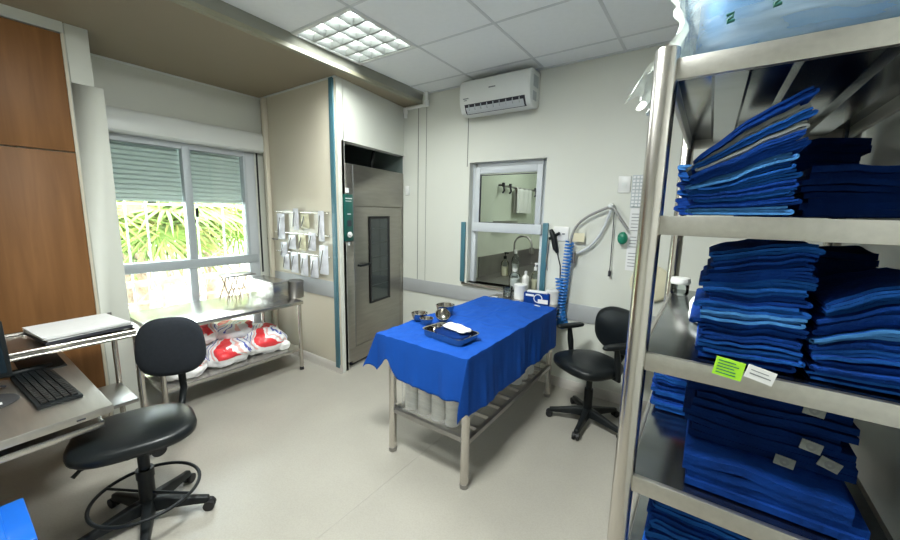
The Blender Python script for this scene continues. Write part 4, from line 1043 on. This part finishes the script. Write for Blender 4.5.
sack('white_bag', .03, 1.62, ZSH[2] + .001, .12, .16, .10, 11, 'crumpled white bag behind the left third shelf pile', WBUN)
# fourth shelf
stack(.192, 1.178, ZSH[3] + e, .36, .42, seq('pp', .046, 2, 'y', {1: 'wide smooth royal blue drape jutting out under the navy ones on the fourth shelf', 0: 'wide royal blue drape lying lowest on the fourth shelf'}),
      seed=7, group='royal blue drapes on the fourth shelf', lab='wide royal blue drape on the fourth shelf', name='folded_drape')
stack(.187, 1.285, ZSH[3] + e + .097, .355, .32, seq('dnnndn', .040, 2, 'y', {5: 'topmost navy drape of the big fourth shelf pile'}),
      seed=17, group='navy drapes on the fourth shelf', lab='thick navy drape in the big fourth shelf pile', name='folded_drape')
stack(-.045, 1.62, ZSH[3] + e, .14, .50, seq('rnrpr', .030, 3, 'x', {4: 'topmost royal blue cloth of the rear pile on the fourth shelf'}), seed=8, group='cloths at the rear of the fourth shelf', lab='blue folded cloth in the rear pile of the fourth shelf', name='folded_cloth')
single('red_cloth', lump(MB(), .10, .12, .04, T(-.035, 1.72, ZSH[3] + .175), 3), mat('red_cotton', (.55, .05, .03), .8, var=.1), 'small red cloth lying on the rear pile of the fourth shelf', 'cloth')
# fifth shelf
stack(.06, 1.19, ZSH[4] + e, .24, .30, seq('lrrbrnrrbr', .028, 3, 'x', {0: 'pale folded cloth at the bottom of the fifth shelf pile'}), seed=9, group='scrubs on the fifth shelf', lab='blue folded scrub in the left pile of the fifth shelf')
stack(.31, 1.19, ZSH[4] + e, .21, .30, seq('rrbrnr', .030, 3, 'x'), seed=10, group='scrubs at the right of the fifth shelf', lab='blue folded scrub in the right pile of the fifth shelf')
stack(.15, 1.2, ZSH[5] + e, .40, .34, seq('nrnr', .06, 2, 'y'), seed=11, group='drapes on the bottom shelf', lab='blue drape folded on the bottom shelf of the rack', name='folded_drape')
t = thing('jar_with_white_lid', 'clear jar with a white lid at the rear of the third shelf', 'jar', (-.09, 2.14, ZSH[2] + .001))
build('body', MB().lathe([(0, 0), (.035, 0), (.04, .01), (.04, .05), (.03, .06)], (-.09, 2.14, ZSH[2] + .001), 20), CLEAR, t)
build('lid', MB().lathe([(0, .055), (.04, .055), (.045, .065), (.04, .085), (0, .09)], (-.09, 2.14, ZSH[2] + .001), 20), WPLA, t)

# white stamped tags on the drapes of the fourth shelf
for i, (x, z_, a, lab) in enumerate(((.233, 1.052, .10, 'white square tag at the left on the navy drapes of the fourth shelf'), (.278, 1.115, .15, 'white tag in the middle of the navy drapes on the fourth shelf'), (.317, 1.080, .3, 'white tag at the right corner of the navy drapes on the fourth shelf'), (.272, 1.214, .1, 'white tag half hidden under the edge of the third shelf'))):
    t = thing('linen_tag', lab, 'tag', (x, 1.268, z_), 0, 'stamped tags on the fourth shelf drapes')
    M_ = T(x, 1.270, z_) @ R('Y', a)
    build('tag_body', MB().box(-.021, .021, -.002, .001, -.014, .014, M=M_), GRYL, t)
    g = MB().lathe([(.004, 0), (.010, 0), (.010, .001), (.004, .001)], M=M_ @ T(0, -.002, 0) @ R('X', pi / 2))
    build('stamp', g, INK, t)
# shelf labels
t = thing('shelf_label', 'bright lime green label clipped to the third shelf edge', 'label', (.075, RY0 - .014, ZSH[2]))
Ml = T(.077, RY0 - .016, ZSH[2] + .004) @ R('Y', .12)
build('card', MB().box(-.030, .030, -.001, .001, -.022, .026, M=Ml), LIME, t)
g = MB()
for j in range(5): g.box(-.024, -.024 + .03 + .016 * rnd.random(), -.0016, -.001, -.015 + j * .008, -.0125 + j * .008, M=Ml)
build('text_lines', g, GREEN, t)
t = thing('shelf_label', 'small white crumpled label beside the lime green one', 'label', (.14, RY0 - .014, ZSH[2]))
Ml = T(.139, RY0 - .016, ZSH[2] + .005) @ R('Y', .22)
build('card', MB().box(-.028, .028, -.001, .001, -.016, .018, M=Ml), PAPER, t)
build('text_lines', MB().box(-.02, .022, -.0016, -.001, -.004, -.001, M=Ml).box(-.02, .015, -.0016, -.001, .006, .008, M=Ml), INK, t)

# polythene wrapped drapes on the top shelf
t = thing('wrapped_drapes', 'big polythene bag of pale blue drapes lying on top of the linen rack', 'bag', (.16, 1.48, ZSH[0] + .002))
def blob(x0, x1, y0, y1, z0, h, amp, seed, e=.35):
    m = MB(); seg = 64; rg = 22; vs = []; w = x1 - x0; d = y1 - y0
    for j in range(rg + 1):
        a = pi * j / rg
        for k_ in range(seg):
            b_ = 2 * pi * k_ / seg; c, q = math.cos(b_), math.sin(b_); sa = math.sin(a) ** .4
            x = math.copysign(abs(c) ** e, c) * sa; y = math.copysign(abs(q) ** e, q) * sa; zz = math.copysign(abs(math.cos(a)) ** .5, -math.cos(a))
            p = Vector((x * w * 4, y * d * 4, zz * 1.6 + x * 1.5 + seed)); n = 1 + amp * (noise.noise(p) + .6 * noise.noise(p * 2.7))
            Z = z0 + h / 2 + zz * h / 2 * (n if zz > 0 else 1)
            vs.append(((x0 + x1) / 2 + x * w / 2 * n, (y0 + y1) / 2 + y * d / 2 * n, max(z0, Z)))
    return m.add(vs, [(j * seg + k_, j * seg + (k_ + 1) % seg, (j + 1) * seg + (k_ + 1) % seg, (j + 1) * seg + k_) for j in range(rg) for k_ in range(seg)], 0, True)
build('drapes', blob(-.09, .44, 1.178, 2.1, ZSH[0] + .003, .29, .02, 3), mat('pale_blue_drape', (.07, .22, .44), .8, var=.2, vscale=8, bump=.3, bscale=30), t)
bag = blob(-.125, .46, 1.138, 2.15, ZSH[0] + .002, .34, .07, 8)
build('film', bag, FILM, t)
# loose gathered end hanging over the left post
m = MB()
def tail(u, v):
    # u along the depth, v outwards and down
    y = 1.21 + u * .34; r = v
    z_ = ZSH[0] + .27 - .33 * v + .03 * noise.noise(Vector((u * 9, v * 6, 1)))
    x = -.125 - .03 * math.sin(v * 9) * .5 - .09 * v ** 3 * (1 - .5 * u) + .04 * noise.noise(Vector((u * 8, v * 7, 4)))
    return (x, y - .03 * v, z_)
m.grid(tail, 30, 26)
o = build('gathered_end', m, film_mat('polythene_gather', (.78, .84, .78), 1.0), t)
for x, z_ in ((-.012, 2.155), (.068, 2.168)):
    M_ = T(x, 1.120, z_) @ R('X', -.25) @ R('Y', -.2)
    g = MB().tube([M_ @ Vector(p) for p in ((-.006, 0, .009), (.008, 0, .010), (.004, 0, .001), (-.005, 0, -.003), (-.007, 0, -.009), (.007, 0, -.008))], .0032, 6)
    build('green_mark', g, mat('dark_green_print', (.01, .10, .07), .5, var=.2), t)

# ------------------------------------------------------------------ outdoors
struct('ground', MB().box(-16, -4.6, -8, 14, -.35, -.25), CONC)
b = MB().box(-9.0, -8.6, 3.72, 9, -.25, 5.5)
t = thing('building', 'pale stucco building standing right of the palms outside', 'building', (-8.8, 6, -.25))
build('wall', b, STUCCO, t)
build('cornice', MB().box(-9.05, -8.55, 3.67, 9, 5.5, 5.7), STUCCO, t)
t = thing('garden_wall', 'low pale wall with terracotta coping beyond the railing', 'wall', (-9.5, 1.5, -.25))
build('wall', MB().box(-9.9, -9.7, -5, 4.1, -.25, .75), STUCCO, t)
build('coping', MB().box(-9.95, -9.65, -5, 4.1, .75, .83), TERRA, t)
t = thing('railing', 'weathered brown railing crossing outside the lower window panes', 'railing', (-5.6, 1.6, -.25))
build('handrail', MB().box(-5.68, -5.60, -1, 4.4, .72, .79), RUST, t)
build('rail', MB().box(-5.66, -5.62, -1, 4.4, .50, .53), RUST, t)
for i in range(7): build('baluster', MB().box(-5.655, -5.625, -.6 + i * .75, -.565 + i * .75, -.25, .72), RUST, t)
def frond(P0, az, tilt, Lf, n=26, spread=2.5, seed=0):
    m = MB(); base = Vector(P0); Mx = T(*P0) @ R('Z', az) @ R('Y', -tilt)
    for i in range(n):
        a = -spread + 2 * spread * i / (n - 1); L_ = Lf * (.75 + .25 * math.cos(a * .6)) * rnd.uniform(.9, 1.05); w = .026 * Lf
        d = Vector((math.cos(a), math.sin(a), 0)); q = Vector((-d.y, d.x, 0)); dr = rnd.uniform(.15, .4) * L_
        vs = []
        for s_, ww, dz in ((.06, .5, 0), (.35, 1, .02), (.7, .8, -.08), (1, .05, -.35)):
            c = d * L_ * s_; z_ = dz * dr * 2 + .0
            vs += [c - q * w * ww + Vector((0, 0, z_ - .01)), c + Vector((0, 0, z_ + w * .5)), c + q * w * ww + Vector((0, 0, z_ - .01))]
        m.add(vs, [(j * 3 + k_, j * 3 + k_ + 1, j * 3 + k_ + 4, j * 3 + k_ + 3) for j in range(3) for k_ in range(2)], 0, False, Mx)
    return m
def palm(x, y, hgt, nf, Lf, label, seed):
    t = thing('fan_palm', label, 'palm tree', (x, y, -.25), 0, 'palms outside the window')
    build('trunk', MB().tube([(x, y, -.25), (x + .03, y, hgt * .5), (x, y + .04, hgt)], [.10, .09, .08], 12), BARK, t)
    for i in range(nf):
        az = 2 * pi * i / nf + seed + rnd.uniform(-.25, .25); el = rnd.uniform(-.25, 1.0); L_ = rnd.uniform(.5, .9)
        tip = Vector((x + L_ * math.cos(az) * math.cos(el), y + L_ * math.sin(az) * math.cos(el), hgt + L_ * math.sin(el)))
        f = build('frond', frond(tip, az, el - rnd.uniform(.5, 1.0), Lf * rnd.uniform(.85, 1.1)), LEAFY if rnd.random() < .25 else LEAF, t, doubles=False)
        build('stalk', MB().tube([(x, y, hgt), tip], .014, 6), LEAF, f)
palm(-7.4, 1.9, 1.35, 26, 1.0, 'broad fan palm nearest the left window pane', .3)
palm(-7.7, 3.05, 1.45, 24, .8, 'fan palm standing just left of the pale building', 1.1)
palm(-9.4, 2.2, 1.8, 26, 1.3, 'largest fan palm behind the two nearer ones', 4.0)
palm(-9.9, 3.0, 2.4, 26, 1.3, 'tallest fan palm, farthest from the window', 2.0)
def hedge(x0, x1, y0, y1, z0, z1, n, label):
    m = MB()
    for _ in range(n):
        c = Vector((rnd.uniform(x0, x1), rnd.uniform(y0, y1), z0 + (z1 - z0) * rnd.random() ** .8)); a = rnd.uniform(0, 6.3); b_ = rnd.uniform(-1, 1); L_ = rnd.uniform(.14, .3)
        d = Vector((math.cos(a) * math.cos(b_), math.sin(a) * math.cos(b_), math.sin(b_))); q = d.cross(Vector((.3, .2, 1))).normalized() * .028
        m.add([c, c + d * L_ * .5 + q, c + d * L_, c + d * L_ * .5 - q], [(0, 1, 2, 3)])
    t = thing('leafy_hedge', label, 'hedge', ((x0 + x1) / 2, (y0 + y1) / 2, -.25))
    build('foliage', m, LEAFY if 'yellow' in label else LEAF, t, doubles=False)
    for k in range(5): build('stem', MB().tube([((x0 + x1) / 2, y0 + (y1 - y0) * (k + .5) / 5, -.25), ((x0 + x1) / 2, y0 + (y1 - y0) * (k + .4) / 5, z1 - .3)], .03, 6), BARK, t)
hedge(-11.6, -10.9, -1.5, 4.6, .9, 4.2, 6500, 'tall yellow green hedge closing the view behind the palms')
t = thing('bare_shrub', 'leafless brown shrub tangled behind the railing outside', 'shrub', (-6.4, 2.0, -.25))
def branch(mb, p, d, L_, r, dep):
    q = p + d * L_; mid = p.lerp(q, .5) + Vector((rnd.uniform(-1, 1), rnd.uniform(-1, 1), rnd.uniform(-.5, 1))) * L_ * .1
    mb.tube([p, mid, q], [r, r * .85, r * .7], 5, caps=False)
    if dep:
        for _ in range(3):
            dd = (d + Vector((rnd.uniform(-1, 1), rnd.uniform(-1.3, 1.3), rnd.uniform(-.3, .6)))).normalized(); branch(mb, q, dd, L_ * .72, r * .65, dep - 1)
for y_ in (1.4, 2.3, 3.1):
    bm_ = MB(); branch(bm_, Vector((-6.4, y_, -.25)), Vector((0, rnd.uniform(-.2, .2), 1)), .52, .022, 4); build('branches', bm_, RUST, t, doubles=False)

# ------------------------------------------------------------------ daylight, camera, view
w = bpy.data.worlds.new('World'); S.world = w; w.use_nodes = True
bg = w.node_tree.nodes['Background']; bg.inputs['Color'].default_value = (.86, .94, 1, 1); bg.inputs['Strength'].default_value = 13.0
sl = bpy.data.lights.new('sun', 'SUN'); sl.energy = 6; sl.angle = .02; sl.color = (1, .95, .86)
so = bpy.data.objects.new('sun', sl); so.rotation_euler = (math.radians(12), math.radians(40), 0); so.location = (0, 0, 8); COL.objects.link(so)

cam = bpy.data.cameras.new('camera'); co = bpy.data.objects.new('camera', cam); COL.objects.link(co)
yaw, pitch, roll = (math.radians(v) for v in (34.90970936, 8.87044759, 1.23275738))
fw = Vector((-math.sin(yaw) * math.cos(pitch), math.cos(yaw) * math.cos(pitch), -math.sin(pitch)))
r0 = Vector((math.cos(yaw), math.sin(yaw), 0)); u0 = r0.cross(fw)
rt = r0 * math.cos(roll) + u0 * math.sin(roll); up = rt.cross(fw)
co.matrix_world = Matrix(((rt.x, up.x, -fw.x, 0), (rt.y, up.y, -fw.y, 0), (rt.z, up.z, -fw.z, 1.7 * U), (0, 0, 0, 1)))
cam.sensor_width = 36; cam.lens = 367.545 / 900 * 36; cam.clip_start = .02
S.camera = co
S.view_settings.view_transform = 'Standard'; S.view_settings.look = 'None'; S.view_settings.gamma = 1; S.view_settings.exposure = 0.72
S.view_settings.use_curve_mapping = False
